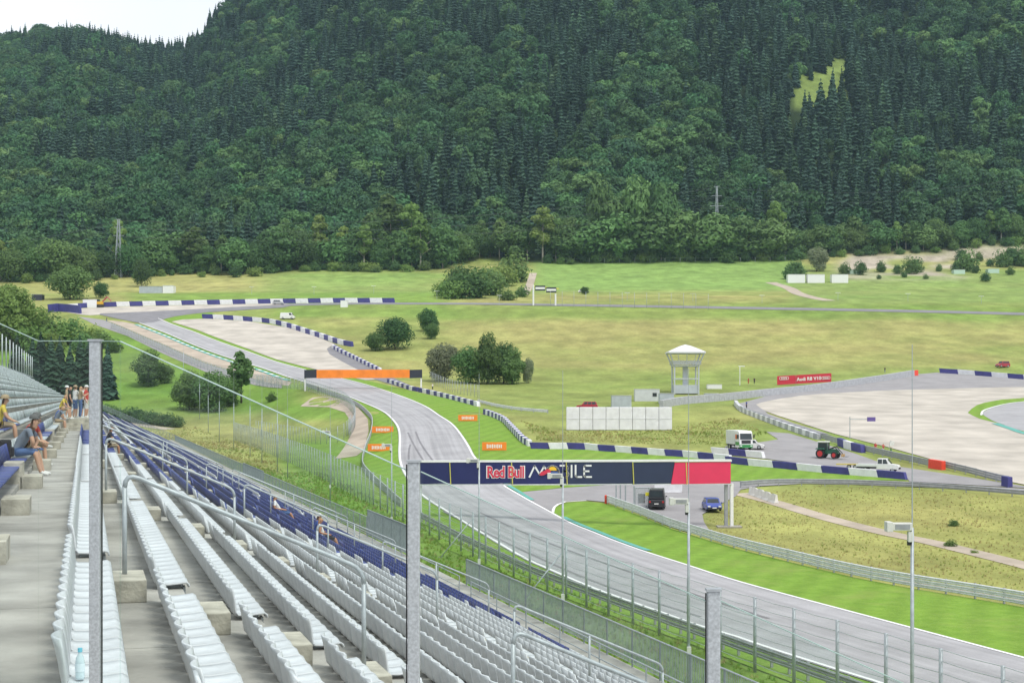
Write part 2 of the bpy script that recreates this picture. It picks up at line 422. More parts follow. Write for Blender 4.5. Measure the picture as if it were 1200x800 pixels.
def asphalt(name, col, streak=.25):
    m = bpy.data.materials.new(name); m.use_nodes = True; n = m.node_tree; b = n.nodes['Principled BSDF']
    b.inputs['Roughness'].default_value = .85; b.inputs['Specular IOR Level'].default_value = .25
    uv = n.nodes.new('ShaderNodeUVMap'); t = n.nodes.new('ShaderNodeTexCoord')
    mp = n.nodes.new('ShaderNodeMapping'); mp.inputs['Scale'].default_value = (1.1, .018, 1); n.links.new(uv.outputs[0], mp.inputs['Vector'])
    n1 = n.nodes.new('ShaderNodeTexNoise'); n1.inputs['Scale'].default_value = 1.; n1.inputs['Detail'].default_value = 5; n.links.new(mp.outputs[0], n1.inputs['Vector'])
    n2 = n.nodes.new('ShaderNodeTexNoise'); n2.inputs['Scale'].default_value = .22; n2.inputs['Detail'].default_value = 7; n2.inputs['Roughness'].default_value = .65; n.links.new(t.outputs['Object'], n2.inputs['Vector'])
    n3 = n.nodes.new('ShaderNodeTexNoise'); n3.inputs['Scale'].default_value = 9; n3.inputs['Detail'].default_value = 3; n.links.new(t.outputs['Object'], n3.inputs['Vector'])
    r1 = n.nodes.new('ShaderNodeMapRange'); r1.inputs['From Min'].default_value = .35; r1.inputs['From Max'].default_value = .68; r1.inputs['To Min'].default_value = 1+streak*.35; r1.inputs['To Max'].default_value = 1-streak
    r2 = n.nodes.new('ShaderNodeMapRange'); r2.inputs['From Min'].default_value = .25; r2.inputs['From Max'].default_value = .75; r2.inputs['To Min'].default_value = .82; r2.inputs['To Max'].default_value = 1.15
    r3 = n.nodes.new('ShaderNodeMapRange'); r3.inputs['From Min'].default_value = .25; r3.inputs['From Max'].default_value = .75; r3.inputs['To Min'].default_value = .9; r3.inputs['To Max'].default_value = 1.1
    for a, q in ((n1, r1), (n2, r2), (n3, r3)): n.links.new(a.outputs['Fac'], q.inputs['Value'])
    u1 = n.nodes.new('ShaderNodeMath'); u1.operation = 'MULTIPLY'; u2 = n.nodes.new('ShaderNodeMath'); u2.operation = 'MULTIPLY'
    n.links.new(r1.outputs[0], u1.inputs[0]); n.links.new(r2.outputs[0], u1.inputs[1]); n.links.new(u1.outputs[0], u2.inputs[0]); n.links.new(r3.outputs[0], u2.inputs[1])
    hs = n.nodes.new('ShaderNodeHueSaturation'); hs.inputs['Color'].default_value = col+(1,); n.links.new(u2.outputs[0], hs.inputs['Value'])
    n.links.new(hs.outputs['Color'], b.inputs['Base Color'])
    bp = n.nodes.new('ShaderNodeBump'); bp.inputs['Strength'].default_value = .2; bp.inputs['Distance'].default_value = .02
    n.links.new(n3.outputs['Fac'], bp.inputs['Height']); n.links.new(bp.outputs[0], b.inputs['Normal'])
    MATS[name] = m; return m
ASPH = asphalt('track_asphalt', (.365, .362, .37), .2)
ROAD = asphalt('service_asphalt', (.30, .29, .292), .12)
DARKROAD = asphalt('dark_asphalt', (.22, .215, .225), .12)
GRAVEL = mat('gravel_trap', (.46, .425, .37), .95, var=.2, scale=.14, bump=.5, bscale=3., det=8, spec=.1)
SANDY = mat('sandy_strip', (.42, .36, .29), .95, var=.2, scale=.2, bump=.3, det=6, spec=.1)
WHITE = mat('white_line_paint', (.8, .8, .79), .6, var=.05, scale=2)
TEAL = mat('teal_kerb_paint', (.10, .36, .30), .6, var=.15, scale=2)
def mownmat():
    m = bpy.data.materials.new('mown_verge'); m.use_nodes = True; n = m.node_tree; b = n.nodes['Principled BSDF']
    b.inputs['Roughness'].default_value = .9; b.inputs['Specular IOR Level'].default_value = .15
    t = n.nodes.new('ShaderNodeTexCoord')
    w = n.nodes.new('ShaderNodeTexWave'); w.inputs['Scale'].default_value = .12; w.inputs['Distortion'].default_value = 1.2; w.inputs['Detail'].default_value = 2
    mp = n.nodes.new('ShaderNodeMapping'); mp.inputs['Rotation'].default_value = (0, 0, R(18)); n.links.new(t.outputs['Object'], mp.inputs['Vector']); n.links.new(mp.outputs[0], w.inputs['Vector'])
    n1 = n.nodes.new('ShaderNodeTexNoise'); n1.inputs['Scale'].default_value = .9; n1.inputs['Detail'].default_value = 9; n1.inputs['Roughness'].default_value = .82; n.links.new(t.outputs['Object'], n1.inputs['Vector'])
    r = n.nodes.new('ShaderNodeValToRGB'); r.color_ramp.elements[0].position = .3; r.color_ramp.elements[1].position = .72
    r.color_ramp.elements[0].color = (.11, .225, .022, 1); r.color_ramp.elements[1].color = (.235, .365, .058, 1)
    n.links.new(n1.outputs['Fac'], r.inputs['Fac'])
    mr = n.nodes.new('ShaderNodeMapRange'); mr.inputs['To Min'].default_value = .93; mr.inputs['To Max'].default_value = 1.07; n.links.new(w.outputs['Fac'], mr.inputs['Value'])
    hs = n.nodes.new('ShaderNodeHueSaturation'); n.links.new(r.outputs['Color'], hs.inputs['Color']); n.links.new(mr.outputs[0], hs.inputs['Value'])
    n4 = n.nodes.new('ShaderNodeTexNoise'); n4.inputs['Scale'].default_value = .11; n4.inputs['Detail'].default_value = 9; n4.inputs['Roughness'].default_value = .72; n.links.new(t.outputs['Object'], n4.inputs['Vector'])
    r4 = n.nodes.new('ShaderNodeMapRange'); r4.inputs['From Min'].default_value = .52; r4.inputs['From Max'].default_value = .74; r4.inputs['To Max'].default_value = .6; n.links.new(n4.outputs['Fac'], r4.inputs['Value'])
    wx = n.nodes.new('ShaderNodeMix'); wx.data_type = 'RGBA'; n.links.new(r4.outputs[0], wx.inputs[0]); n.links.new(hs.outputs['Color'], wx.inputs[6]); wx.inputs[7].default_value = (.27, .30, .09, 1)
    n.links.new(wx.outputs[2], b.inputs['Base Color'])
    n3 = n.nodes.new('ShaderNodeTexNoise'); n3.inputs['Scale'].default_value = 5; n3.inputs['Detail'].default_value = 5; n.links.new(t.outputs['Object'], n3.inputs['Vector'])
    bp = n.nodes.new('ShaderNodeBump'); bp.inputs['Strength'].default_value = .7; bp.inputs['Distance'].default_value = .12; n.links.new(n3.outputs['Fac'], bp.inputs['Height']); n.links.new(bp.outputs[0], b.inputs['Normal'])
    return m
MOWN = mownmat()

# race track: edges read from the photograph, laid on the ground
TL = [(1140,842),(1060,814),(1020,800),(975,786),(900,762),(848,744),(812,734),(771,719),(704,695),(647,671),(610,654),(565,627),(522,600),(492,580),(475,559),(468,544),(466.5,530),(467,514),(465,501),(457,490),(447,482),(425,472),(403,463),(382,456),(360,449),(342,443.5),(317,435),(292,427),(269,420),(242,410.5),(221,402),(200,393),(180,385),(162,378)]
TR = [(1330,806),(1260,787),(1200,771),(1050,731),(900,691),(848,676),(802,661),(755,646),(719,633),(697,624),(672,614),(648,601),(635,594),(610,580),(589,567),(572,551),(557,535),(551,524),(542,510),(531,497),(516,487),(499,476),(473,465),(447,456),(412,446),(383,439.5),(354,432),(325,424),(294,413),(262,402),(231,390),(208,382),(195,377),(186,373)]
PL = upath(TL); PR = upath(TR)
strip('race_track', PL, PR, ASPH, .10, cols=14, step=3.)
# hairpin and the road beyond it
strip('hairpin_road', upath([(162,378),(140,373),(118,369)]+[(118,367.5)]), upath([(186,373),(200,370),(246,364.5),(330,359.5)]), DARKROAD, .14, cols=8, n=30)
sheet('hairpin_apron', [(117,369),(150,366.5),(200,364),(246,361.5),(330,357.5),(332,360.5),(246,366),(205,371),(190,375),(165,379)], DARKROAD, .12, sm=2)
sheet('hairpin_runoff', [(70,364),(84,362),(130,360),(190,358.6),(260,357),(332,355.6),(332,357.6),(246,361.6),(200,364),(150,366.6),(117,369),(95,369)], GRAVEL, .09, sm=2)
ribbon('track_edge_line', PL, .3, WHITE, .125, off=.25)
ribbon('track_edge_line', PR, .3, WHITE, .125, off=-.25)
# kerbs: teal band with white blocks up the hill, and along the near right edge
k = upath([(342,445.5),(317,437),(292,429),(269,422),(242,412.5),(221,404),(200,395),(180,387),(162,380)])
ribbon('kerb', k, 1.5, TEAL, .13, off=-.9)
kr = resample(k, step=3.0)
kb = MB()
for i in range(2, len(kr)-2, 2):
    d = (kr[i+1]-kr[i]); d.z = 0; d.normalize(); nn = Vector((-d.y, d.x, 0)); a = kr[i]+nn*.3; b = kr[i+1]-d*.6+nn*.3
    z0 = tz(a.x, a.y)+.15; z1 = tz(b.x, b.y)+.15; c = a+nn*1.1; e = b+nn*1.1
    kb.add([(a.x, a.y, z0), (b.x, b.y, z1), (e.x, e.y, z1), (c.x, c.y, z0)], [(0, 1, 2, 3)])
o = kb.build('kerb_stripes', WHITE); tag(o, kind='structure')
ribbon('kerb', upath([(755,646),(719,633),(697,624),(672,614),(655,606)]), .7, TEAL, .13, off=.45)
ribbon('kerb', upath([(620,586.5),(605,577),(589,567),(580,559)]), .6, TEAL, .13, off=.4)

# verges
vl = [(360,455),(385,463),(405,470),(420,478),(430,486),(436,494),(435,509),(429,525),(425,540),(426,550),(436,562),(453,578),(482,604),(522,643),(606,678),(704,717),(799,751),(875,780),(960,812),(1080,850)]
sheet('left_verge', TL[1:25]+vl, MOWN, .055, sm=1, cut=5)
sheet('right_verge', [(652,593.5),(665,589),(687,587.5),(712,590.5),(752,605),(784,618.5),(806,625.5),(860,642),(931,660),(1002,677),(1070,690),(1143,702),(1200,712),(1330,735)]+TR[:12], MOWN, .055, sm=1, cut=5)
sheet('barrier_verge', TR[14:21][::-1]+[(600,575),(607,577),(660,571.5),(720,567.5),(800,564.5),(960,562.5),(1062,563),(1058,559),(1000,552),(940,548),(870,541),(800,533),(700,527.5),(640,525.5),(622,522),(608,513),(597,502),(590,493),(575,487),(545,484.5),(520,483.5)][::1], MOWN, .055, sm=1, cut=6)
sheet('hill_verge', [(196,376),(231,387),(262,399),(294,410.5),(325,422),(362,431.5),(400,440),(430,446),(470,455),(500,462),(530,468),(560,477),(575,485),(545,483),(516,486),(499,476),(473,465),(447,456),(412,446),(383,439.5),(354,432),(325,424),(294,413),(262,402),(231,390),(208,382),(194,377.5)], MOWN, .06, sm=1, cut=8)
sheet('hairpin_verge', [(186,373),(205,369.5),(246,365.5),(262,372.5),(240,374.5),(214,375),(200,377)], MOWN, .06, sm=1, cut=8)
# gravel traps
sheet('hill_gravel_trap', [(201,377),(214,374.5),(240,373.5),(290,376.5),(338,384),(366,392.5),(392,403),(384,408),(386,415),(405,426),(425,436),(440,445),(428,445.5),(400,439.5),(362,431),(325,421.5),(294,410),(262,398.5),(231,386.5)], GRAVEL, .09, sm=1, cut=8)
sheet('hill_trap_apron', [(392,403),(400,408),(420,419),(445,432),(468,446),(488,455),(470,454),(440,445),(425,436),(405,426),(386,415),(383,409)], DARKROAD, .10, sm=1, cut=8)
sheet('gravel_trap', [(886,474),(900,470),(940,463.5),(1000,459.5),(1075,456.5),(1200,453.5),(1330,450),(1330,592),(1200,568),(1150,557),(1100,541),(1040,524),(980,509),(930,493),(897,482)], GRAVEL, .09, sm=2, cut=8)
sheet('upper_apron', [(862,474),(900,463.5),(940,458.5),(1007,450.5),(1075,438.5),(1100,436.5),(1200,444),(1330,450),(1330,453),(1200,456),(1075,459),(1000,462),(940,466),(902,472),(890,476),(900,485),(930,496),(975,510),(950,505),(905,490),(872,480)], ROAD, .07, sm=1, cut=8)
sheet('left_gravel_strip', [(124,375),(144,377),(162,380.5),(180,388),(200,396.5),(221,405.5),(242,414.5),(269,424),(292,431.5),(317,439.5),(342,448),(338,452),(290,441),(240,425),(190,403),(150,386)], SANDY, .06, sm=1, cut=8)
sheet('left_service_road', [(92,371),(122,375),(150,386.5),(190,403.5),(240,425.5),(290,441.5),(330,451),(330,455),(288,448.5),(240,435.5),(190,414),(150,394),(110,380)], ROAD, .065, sm=1, cut=8)
# far track corner on the right edge
sheet('corner_verge', [(1134,484),(1145,475),(1165,470),(1200,466.5),(1330,458),(1330,520),(1200,509),(1172,497),(1148,491)], MOWN, .11, sm=2)
sheet('corner_track', [(1150,485),(1160,479),(1180,474),(1200,471),(1330,463),(1330,528),(1200,506),(1176,498),(1162,493)], ASPH, .14, sm=2)
ribbon('kerb', upath([(1166,496.5),(1185,503),(1205,509.5),(1260,520)]), 1.4, TEAL, .15)
ribbon('corner_edge_line', upath([(1150,487),(1152,482),(1162,478),(1180,473.5),(1200,471),(1240,468)]), .4, WHITE, .16)
# branch road with the car park, and the tarmac round the tractor
sheet('branch_road', [(606,577.5),(660,572),(720,568),(800,565.5),(850,564.5),(960,563.5),(1080,566),(1200,573),(1330,583),(1330,589),(1200,579),(1100,572),(1000,568),(940,567),(890,570),(868,574),(862,582),(842,592),(823,603),(825,612),(832,623),(806,624),(784,617),(752,603),(715,589),(687,586.5),(665,587.5),(652,592),(648,600),(635,594)], ROAD, .085, sm=1, cut=6)
ribbon('branch_edge_line', upath([(648,601),(649,596),(653,592),(665,588),(687,587)]), .3, WHITE, .105)
sheet('marshal_yard', [(850,523),(890,518.5),(912,515),(898,506),(925,508),(960,518.5),(1000,531),(1040,545),(1100,554),(1180,566.5),(1330,590),(1330,582),(1200,572),(1066,564.5),(1062,559),(1000,549),(950,545),(900,538),(850,533)], ROAD, .08, sm=1, cut=6)
sheet('left_service_lane', [(366,466),(382,464.5),(402,468),(420,478),(431,491),(432,505),(426,528),(418,534),(392,538),(402,526),(411,510),(413,497),(404,483),(385,477),(352,476)], SANDY, .05, sm=1, cut=6)
# paths and the far road
ribbon('meadow_path', upath([(866,578),(911,589.5),(973,608),(1041,625),(1103,638),(1200,662),(1300,690)]), 2.6, SANDY, .04)
ribbon('armco_gravel_path', upath([(1040,676),(1085,686),(1143,694.5),(1200,704),(1300,722)]), 2.2, SANDY, .045)
ribbon('hillside_track', upath([(100,493),(128,494),(160,497),(200,503)]), 3.0, SANDY, .05)
ribbon('far_road', upath([(330,357.5),(400,356),(462,355.8),(560,356),(640,357.2),(760,359),(900,361.5),(1060,364.5),(1200,368),(1330,372)]), 9, DARKROAD, .1, step=8)
ribbon('farm_path', upath([(903,331),(925,338),(945,347),(972,352.5)]), 6, SANDY, .1)
ribbon('field_path', upath([(625,320),(622,330),(614,345)]), 4, SANDY, .1)
for q in ([(478,507),(484,520),(496,540)], [(487,506),(493,520),(507,540)], [(481,521),(479,530),(479,545)], [(520,600),(600,640),(700,684),(820,724)], [(560,600),(640,636),(740,672),(900,726)]):
    ribbon('tyre_mark', upath(q), .32, DARKROAD, .118)
# ------------------------------------------------------------------ grandstand (own axes: s along the rows, p across toward the track)
TH = math.atan2(500, F)                      # rows run 15.3 degrees left of the view axis
US = Vector((-math.sin(TH), math.cos(TH), 0)); VS = Vector((math.cos(TH), math.sin(TH), 0))
YAW = TH                                     # local +x of a seat = toward the track
def SP(s, p, h): q = US*s+VS*p; return Vector((q.x, q.y, CZ-h))
def sof(Y, p): return (Y-VS.y*p)/US.y
TREAD, RISE = .849, .365
P1, H1 = .24, 1.68                           # front edge and seat height of the first row below the aisle
NROW = 17
def rp_(n): return P1+TREAD*(n-1)
def seat_h(n): return H1+RISE*(n-1)
def floor_h(n): return seat_h(n)+RISE+.05
def s_end(p): return 312-(p-14)*1.0 if p > 14 else min(312+(14-p)*6.2, 395)    # far end of the stand is cut on the skew
CONC = mat('stand_concrete', (.37, .355, .325), .9, var=.30, scale=1.1, bump=.3, bscale=14, det=8, stretch=(1, 1, 2.5), spec=.2)
CONC2 = mat('stair_concrete', (.42, .395, .33), .9, var=.38, scale=3.2, bump=.3, bscale=20, det=6, spec=.2)
GALV = mat('galvanised_steel', (.40, .43, .45), .5, metal=.35, var=.16, scale=9, det=6)
GALVL = mat('light_galvanised_steel', (.44, .47, .49), .5, metal=.3, var=.2, scale=75, det=3)
SEATW = mat('white_seat_plastic', (.60, .615, .64), .45, var=.12, scale=5, rnd=.06)
FENCEG = mat('fence_grey', (.25, .29, .30), .5, metal=.2, var=.15, scale=4)
SEATB = mat('blue_seat_plastic', (.035, .055, .24), .42, var=.15, scale=3)
SEATG = mat('grey_seat_plastic', (.42, .46, .48), .45, var=.2, scale=2.5); islandvary(SEATG, .3); islandvary(SEATB, .22); islandvary(SEATW, .05)
BLACK = mat('black_rubber', (.02, .02, .022), .7, var=.2, scale=6)
S0 = -2.0
stand = thing('grandstand', 'long stepped concrete grandstand beside the race track', 'grandstand', SP(0, 0, 8.9))
def inv(o, world): return world-o.location
def slab(name, s0, s1, p0, p1, h0, h1, m, parent=stand, s1b=None):
    """block between p0..p1, top at depth h0, bottom h1"""
    e = s1 if s1b is None else s1b
    pts = [SP(s0, p0, h1), SP(s0, p1, h1), SP(e, p1, h1), SP(s1, p0, h1), SP(s0, p0, h0), SP(s0, p1, h0), SP(e, p1, h0), SP(s1, p0, h0)]
    return MB().hexa([inv(parent, q) for q in pts]).build(name, m, parent)
def lengths(s0, s1, L):
    out = []; s = s0
    while s < s1-.01: out.append((s, min(s+L, s1))); s += L
    return out
# stepped floor: one precast unit per row and bay, with a thin joint between the units
BAY = 15.4
AISLE0, AISLE1 = -1.19, P1-.06
slabs = []
bays = lengths(S0, 110, BAY/2)+lengths(110, 395, BAY*2.5)
for a, b in bays:
    slab('floor_slab', a+.01, b-.01, AISLE0-.01, AISLE1-.002, 1.73, 2.3, CONC)
for n in range(1, NROW+1):
    e = s_end(rp_(n))
    for a, b in (bays if n < 7 else lengths(S0, e, BAY*2)):
        if a >= e: continue
        p0 = rp_(n)-.06+.002
        p1 = rp_(n+1)-.06-.002
        slab('floor_slab', a+.01, min(b, e)-.01, p0, p1, floor_h(n), floor_h(n)+RISE+.2, CONC)
WALK0, WALK1, WALKH = rp_(NROW+1)-.06, rp_(NROW+1)+1.6, floor_h(NROW)+.36
slab('walkway', S0, 310, WALK0+.002, WALK1, WALKH, WALKH+.6, CONC)
# upper tier left of the aisle
UT, UR, UN = .82, .45, 13
for k in range(UN):
    p1 = AISLE0-.012-UT*k; h = 1.75-.45-UR*k+.0
    e = 330 if k > 3 else 340
    for a, b in lengths(S0, e, BAY*2 if k > 1 else BAY):
        slab('upper_slab', a+.01, b-.01, p1-UT+.004, p1, (1.75-.12 if k == 0 else 1.75-.45-UR*(k-1)), 2.3-UR*k if k else 2.3, CONC)
# stair blocks at every stair
STAIRS = [16.85+BAY*i for i in range(20)]
blk = MB().box((0, 0, .115), (.42, .98, .23)).mesh('stair_block', CONC2, bevel=.012)
for i, s in enumerate(STAIRS[:6]):
    for n in range(1, NROW+1):
        c = SP(s, rp_(n)+.155, floor_h(n))
        link('stair_block', blk, stand, inv(stand, c), YAW)
ublk = MB().box((0, 0, .13), (.4, .95, .26)).mesh('upper_stair_block', CONC2, bevel=.012)
for i, s in enumerate([14.2, 21.2]+[28.0+7.7*j for j in range(7)]):
    link('stair_block', ublk, stand, inv(stand, SP(s+3.2, AISLE0+.2, 1.75)), YAW)
    if i % 2 == 0: link('stair_block', MB().box((0, 0, .26), (.34, .95, .52)).mesh('stair_block', CONC2, bevel=.012), stand, inv(stand, SP(s+3.2, AISLE0-.12, 1.75)), YAW)
wblk = MB().box((0, 0, .13), (.46, 3.4, .26)).mesh('stair_block', CONC2, bevel=.012); dku = MB().box((0, 0, .12), (.03, 1.2, .2)).mesh('dark_underside', BLACK)
for n in range(2, NROW+1):
    c = SP(87.6, rp_(n)+.175, floor_h(n)); link('stair_block', wblk, stand, inv(stand, c), YAW); link('dark_underside', dku, stand, inv(stand, c+VS*.25-Vector((0, 0, .0))), YAW)  # dark underside of each wide stair block, put in as a black box
# raised landing at the end of the first aisle
for k, (s, h) in enumerate(((83.2, .2), (83.9, .4), (84.6, .62))):
    slab('landing_step', s, (s+.69 if k < 2 else 92), AISLE0+.003*k, P1+.35, 1.75-h, 1.74, CONC2)

# seats ---------------------------------------------------------------
def seat_parts(wm, lm):
    W_ = .215
    def shell(prof, halfw, th, roundtop):
        mb = MB(); cols = 7; n = len(prof); grid = []
        for side in (0, 1):
            for i, (x, z) in enumerate(prof):
                t = i/(n-1)
                nx = prof[min(i+1, n-1)][0]-prof[max(i-1, 0)][0]; nz_ = prof[min(i+1, n-1)][1]-prof[max(i-1, 0)][1]
                L = math.hypot(nx, nz_); ox, oz = nz_/L*th*side, -nx/L*th*side
                for j in range(cols):
                    u = j/(cols-1)*2-1
                    w = halfw*(1-roundtop*max(0, t-.6)**2*2.2)
                    dish = (.018 if not roundtop else -.055*(.4+.6*t))*u*u
                    grid.append((x+ox-(dish if roundtop else 0), u*w, z+oz+(0 if roundtop else dish)))
        fs = []
        N = n*cols
        for i in range(n-1):
            for j in range(cols-1):
                a = i*cols+j; fs.append((a, a+1, a+cols+1, a+cols)); fs.append((N+a, N+a+cols, N+a+cols+1, N+a+1))
        for i in range(n-1):
            for j in (0, cols-1):
                a = i*cols+j; fs.append((a, a+cols, N+a+cols, N+a))
        for j in range(cols-1):
            for i in (0, n-1):
                a = i*cols+j; fs.append((a, a+1, N+a+1, N+a))
        mb.add(grid, fs); return mb
    W_ = .22
    pan = shell([(.0, -.045), (-.008, -.015), (-.03, -.002), (-.12, -.012), (-.25, -.022), (-.36, -.018), (-.405, .0)], W_, .02, 0)
    back = shell([(-.405, .0), (-.432, .03), (-.445, .09), (-.462, .19), (-.485, .29), (-.505, .35)], W_, .022, .22)
    br = MB().box((-.22, 0, -.042), (.26, .06, .03)).box((-.045, 0, -.09), (.03, .2, .1))
    for q_, kz in ((pan, 1.), (back, .88), (br, 1.)): q_.v = [(x*.86, y, z*kz) for x, y, z in q_.v]
    return pan.mesh('seat_pan', wm, True), back.mesh('backrest', wm, True), br.mesh('bracket', lm)
panM, backM, brM = seat_parts(SEATW, GALV)
panB = panM.copy(); panB.materials[0] = SEATB; backB = backM.copy(); backB.materials[0] = SEATB
BLUE_FROM = {1: 56, 2: 58, 3: 56, 4: 52, 5: 49, 6: 49, 7: 50, 8: 51, 9: 51, 10: 50, 11: 50, 12: 50, 13: 50, 14: 50, 15: 50, 16: 49, 17: 45}
PITCH = .47
seats = []                                    # (distance, s, p, h, colour)
def sections(e): 
    out = []
    for i in range(-1, len(STAIRS)):
        a = (STAIRS[i]+.5 if i >= 0 else STAIRS[0]-BAY+.5); b = STAIRS[i+1]-.5 if i+1 < len(STAIRS) else 400
        out.append((a, min(b, e)))
    return out
for n in range(1, NROW+1):
    p = rp_(n); e = s_end(p)-1
    if n == 1: e = min(e, 395)
    for a, b in sections(e):
        m = int((b-a)/PITCH)
        for k in range(m):
            s = a+(k+.5)*(b-a)/max(m, 1); pos = SP(s, p, seat_h(n))
            if (n <= 1 and 83 < s < 93) or s < 9.3 or 85.6 < s < 89.6: continue
            blue = pos.y > BLUE_FROM[n] and not (pos.y > 93 and n % 3 == 1) and not (n in (1, 2, 3) and pos.y > 98 and int(s/4) % 2)
            seats.append((pos.y, s, p, seat_h(n), 1 if blue else 0))
def visible(y, p, h):
    return y > 3 and abs(600+F*((-.2732*y)+p*1.0367)/y-600) < 640 and HZ+F*h/y < 830
near = sorted([q for q in seats if q[4] == 0 and visible(q[0], q[2], q[3])])[:300]
nset = set(id(q) for q in near)
proto = None
for q in near:
    loc = SP(q[1], q[2], q[3])
    o = thing('stadium_seat', 'white plastic stadium seat in the long rows below the aisle', 'seat', loc, YAW, 'white seats in the rows below the aisle')
    link('seat_pan', panM, o); link('backrest', backM, o); link('bracket', brM, o)
# everything further off: one mesh of simple shells
def lowseat():
    m = MB(); m.box((-.2, 0, -.02), (.41, .44, .04)); 
    vs = [(-.39, -.225, 0), (-.43, -.225, 0), (-.43, .225, 0), (-.39, .225, 0), (-.475, -.215, .35), (-.505, -.215, .35), (-.505, .215, .35), (-.475, .215, .35)]
    m.hexa(vs); m.box((-.25, 0, -.045), (.2, .2, .03)); return np.array(m.v), m.f
LV, LF = lowseat(); LV[:, 0] *= .86; LV[:, 2] *= .9
rest = [q for q in seats if id(q) not in nset and q[0] > 0]
for k in range(UN):
    p = AISLE0-.01-UT*k; h = 1.75-.45-UR*k
    for i in range(int(330/PITCH)):
        s = S0+PITCH*i
        if (s-19.5) % BAY < 1.0: continue
        if k == 0 and 82 < s < 93: continue
        y = SP(s, p, h).y
        if y < 2: continue
        c = 2
        if k == 0 and (14 < y < 34 or 52 < y < 62): c = 1
        if k == 1 and (40 < y < 50): c = 1
        if random.random() < .006: c = 0
        rest.append((y, s, p, h, c))
def mass(name, items):
    ca, sa = math.cos(YAW), math.sin(YAW)
    rot = LV.copy(); rot[:, 0] = LV[:, 0]*ca-LV[:, 1]*sa; rot[:, 1] = LV[:, 0]*sa+LV[:, 1]*ca
    O = np.array([SP(q[1], q[2], q[3])[:] for q in items])
    V = (O[:, None, :]+rot[None]).reshape(-1, 3)
    nf = len(LF); base = np.array(LF)
    Fc = (base[None]+np.arange(len(items))[:, None, None]*len(LV)).reshape(-1, 4)
    me = bpy.data.meshes.new(name); me.vertices.add(len(V)); me.vertices.foreach_set('co', V.ravel())
    me.loops.add(Fc.size); me.loops.foreach_set('vertex_index', Fc.ravel().astype(np.int32))
    me.polygons.add(len(Fc)); me.polygons.foreach_set('loop_start', (np.arange(len(Fc))*4).astype(np.int32))
    me.update(calc_edges=True)
    for m in (SEATW, SEATB, SEATG): me.materials.append(m)
    me.polygons.foreach_set('material_index', np.repeat([q[4] for q in items], nf).astype(np.int32))
    return me
o = link('stadium_seats', mass('stadium_seats', rest))
tag(o, 'blue, white and grey plastic seats filling the far rows and the upper tier', 'seats', kind='stuff')

# handrails down the stairs
def handrail(s, n0, n1, label, h=1.1):
    a = SP(s, rp_(n0)+.16, floor_h(n0)-.2); b = SP(s, rp_(n1)+.16, floor_h(n1)-.2)
    t = thing('handrail', label, 'handrail', a, group='galvanised handrails down the stand stairs')
    up = Vector((0, 0, h)); d = (b-a)
    A = up; B = d+up; u = d.normalized()
    def bend(p, q, r_): return [p.lerp(q, t_).lerp(q.lerp(r_, t_), t_) for t_ in (0, .25, .5, .75, 1)]
    pts = [Vector((0, 0, 0))]+bend(Vector((0, 0, h-.16)), A, A+u*.16)+bend(B-u*.16, B, B-Vector((0, 0, .16)))+[d]
    link('rail', MB().sweep(pts[1:-1], .026, 8).mesh('rail', GALV, True), t)
    for q in (0., .5, 1.):
        if q == .5 and n1-n0 < 4: continue
        c = d*q
        link('post', MB().tube(c, c+Vector((0, 0, h-(.15 if q != .5 else 0))), .026, 8).mesh('post', GALV, True), t)
        link('base_plate', MB().box(c+Vector((0, 0, .01)), (.14, .12, .02), YAW).mesh('base_plate', GALV), t)
    return t
HL = 'galvanised tube handrail running down the concrete stair between two seat blocks'
for s, n0, n1, w_ in ((85.7, 2, 9, 'upper half, glass screen side,'), (85.7, 10, 17, 'lower half, glass screen side,'), (89.5, 2, 9, 'upper half, hairpin side,'), (89.5, 10, 17, 'lower half, hairpin side,')): handrail(s, n0, n1, 'long galvanised handrail on the %s of the wide gangway' % w_)
for i, s in enumerate(STAIRS[:4]):
    for n0, n1 in ((1, 4), (6, 9), (11, 15)):
        handrail(s+.1, n0, n1, 'galvanised handrail on the %s flight of the %s stair beyond the glass screen' % ({1: 'upper', 6: 'middle', 11: 'lower'}[n0], ('first', 'second', 'third', 'fourth')[i]))
# fence along the foot of the stand
def lfence(name, label, path, h, sp, rail=.025, bal=.13, closed_from=0, balw=.012, group=None, mid=False):
    t = thing(name, label, 'fence', path[0], group=group); o0 = path[0]
    P = resample(path, step=sp)
    post = MB().tube((0, 0, 0), (0, 0, h), .03, 6).mesh('post', FENCEG)
    for p in P: link('post', post, t, p-o0)
    mb = MB(); mb.path([p-o0+Vector((0, 0, h)) for p in P], rail, 6); mb.path([p-o0+Vector((0, 0, .12)) for p in P], .015, 4); mb.build('rail', GALV, t)
    mb = MB(); Q = resample(path, step=bal)
    for q in Q: mb.box(q-o0+Vector((0, 0, h/2+.05)), (balw, balw, h-.12), TH)
    o = mb.build('baluster', FENCEG, t); o['kind'] = 'stuff'
    return t
FP = WALK1-.05
FH = WALKH
def fence_seg(s0, s1, label, h=1.15, bal=.13, balw=.014):
    return lfence('stand_fence', label, [SP(s0, FP, FH), SP(s1, FP, FH)], h, 2.4, bal=bal, balw=balw, group=None)
fence_seg(2, 67, 'grey bar fence at the foot of the stand below the white seats', bal=.12, balw=.02)
fence_seg(79.5, 92, 'short dense grey fence panel below the seated couple', 1.6, bal=.1, balw=.022)
fence_seg(92.3, 148, 'open grey bar fence between two dense panels at the stand foot', 1.15, bal=.2, balw=.012)
fence_seg(148.3, 168, 'dense grey fence panel halfway along the blue seats', 1.3, bal=.12, balw=.022)
far = [SP(168.4, FP, FH), SP(300, FP, FH), SP(330, 10.8, 6.0), SP(368, 5.5, 3.6), SP(392, 2.2, 2.2)]
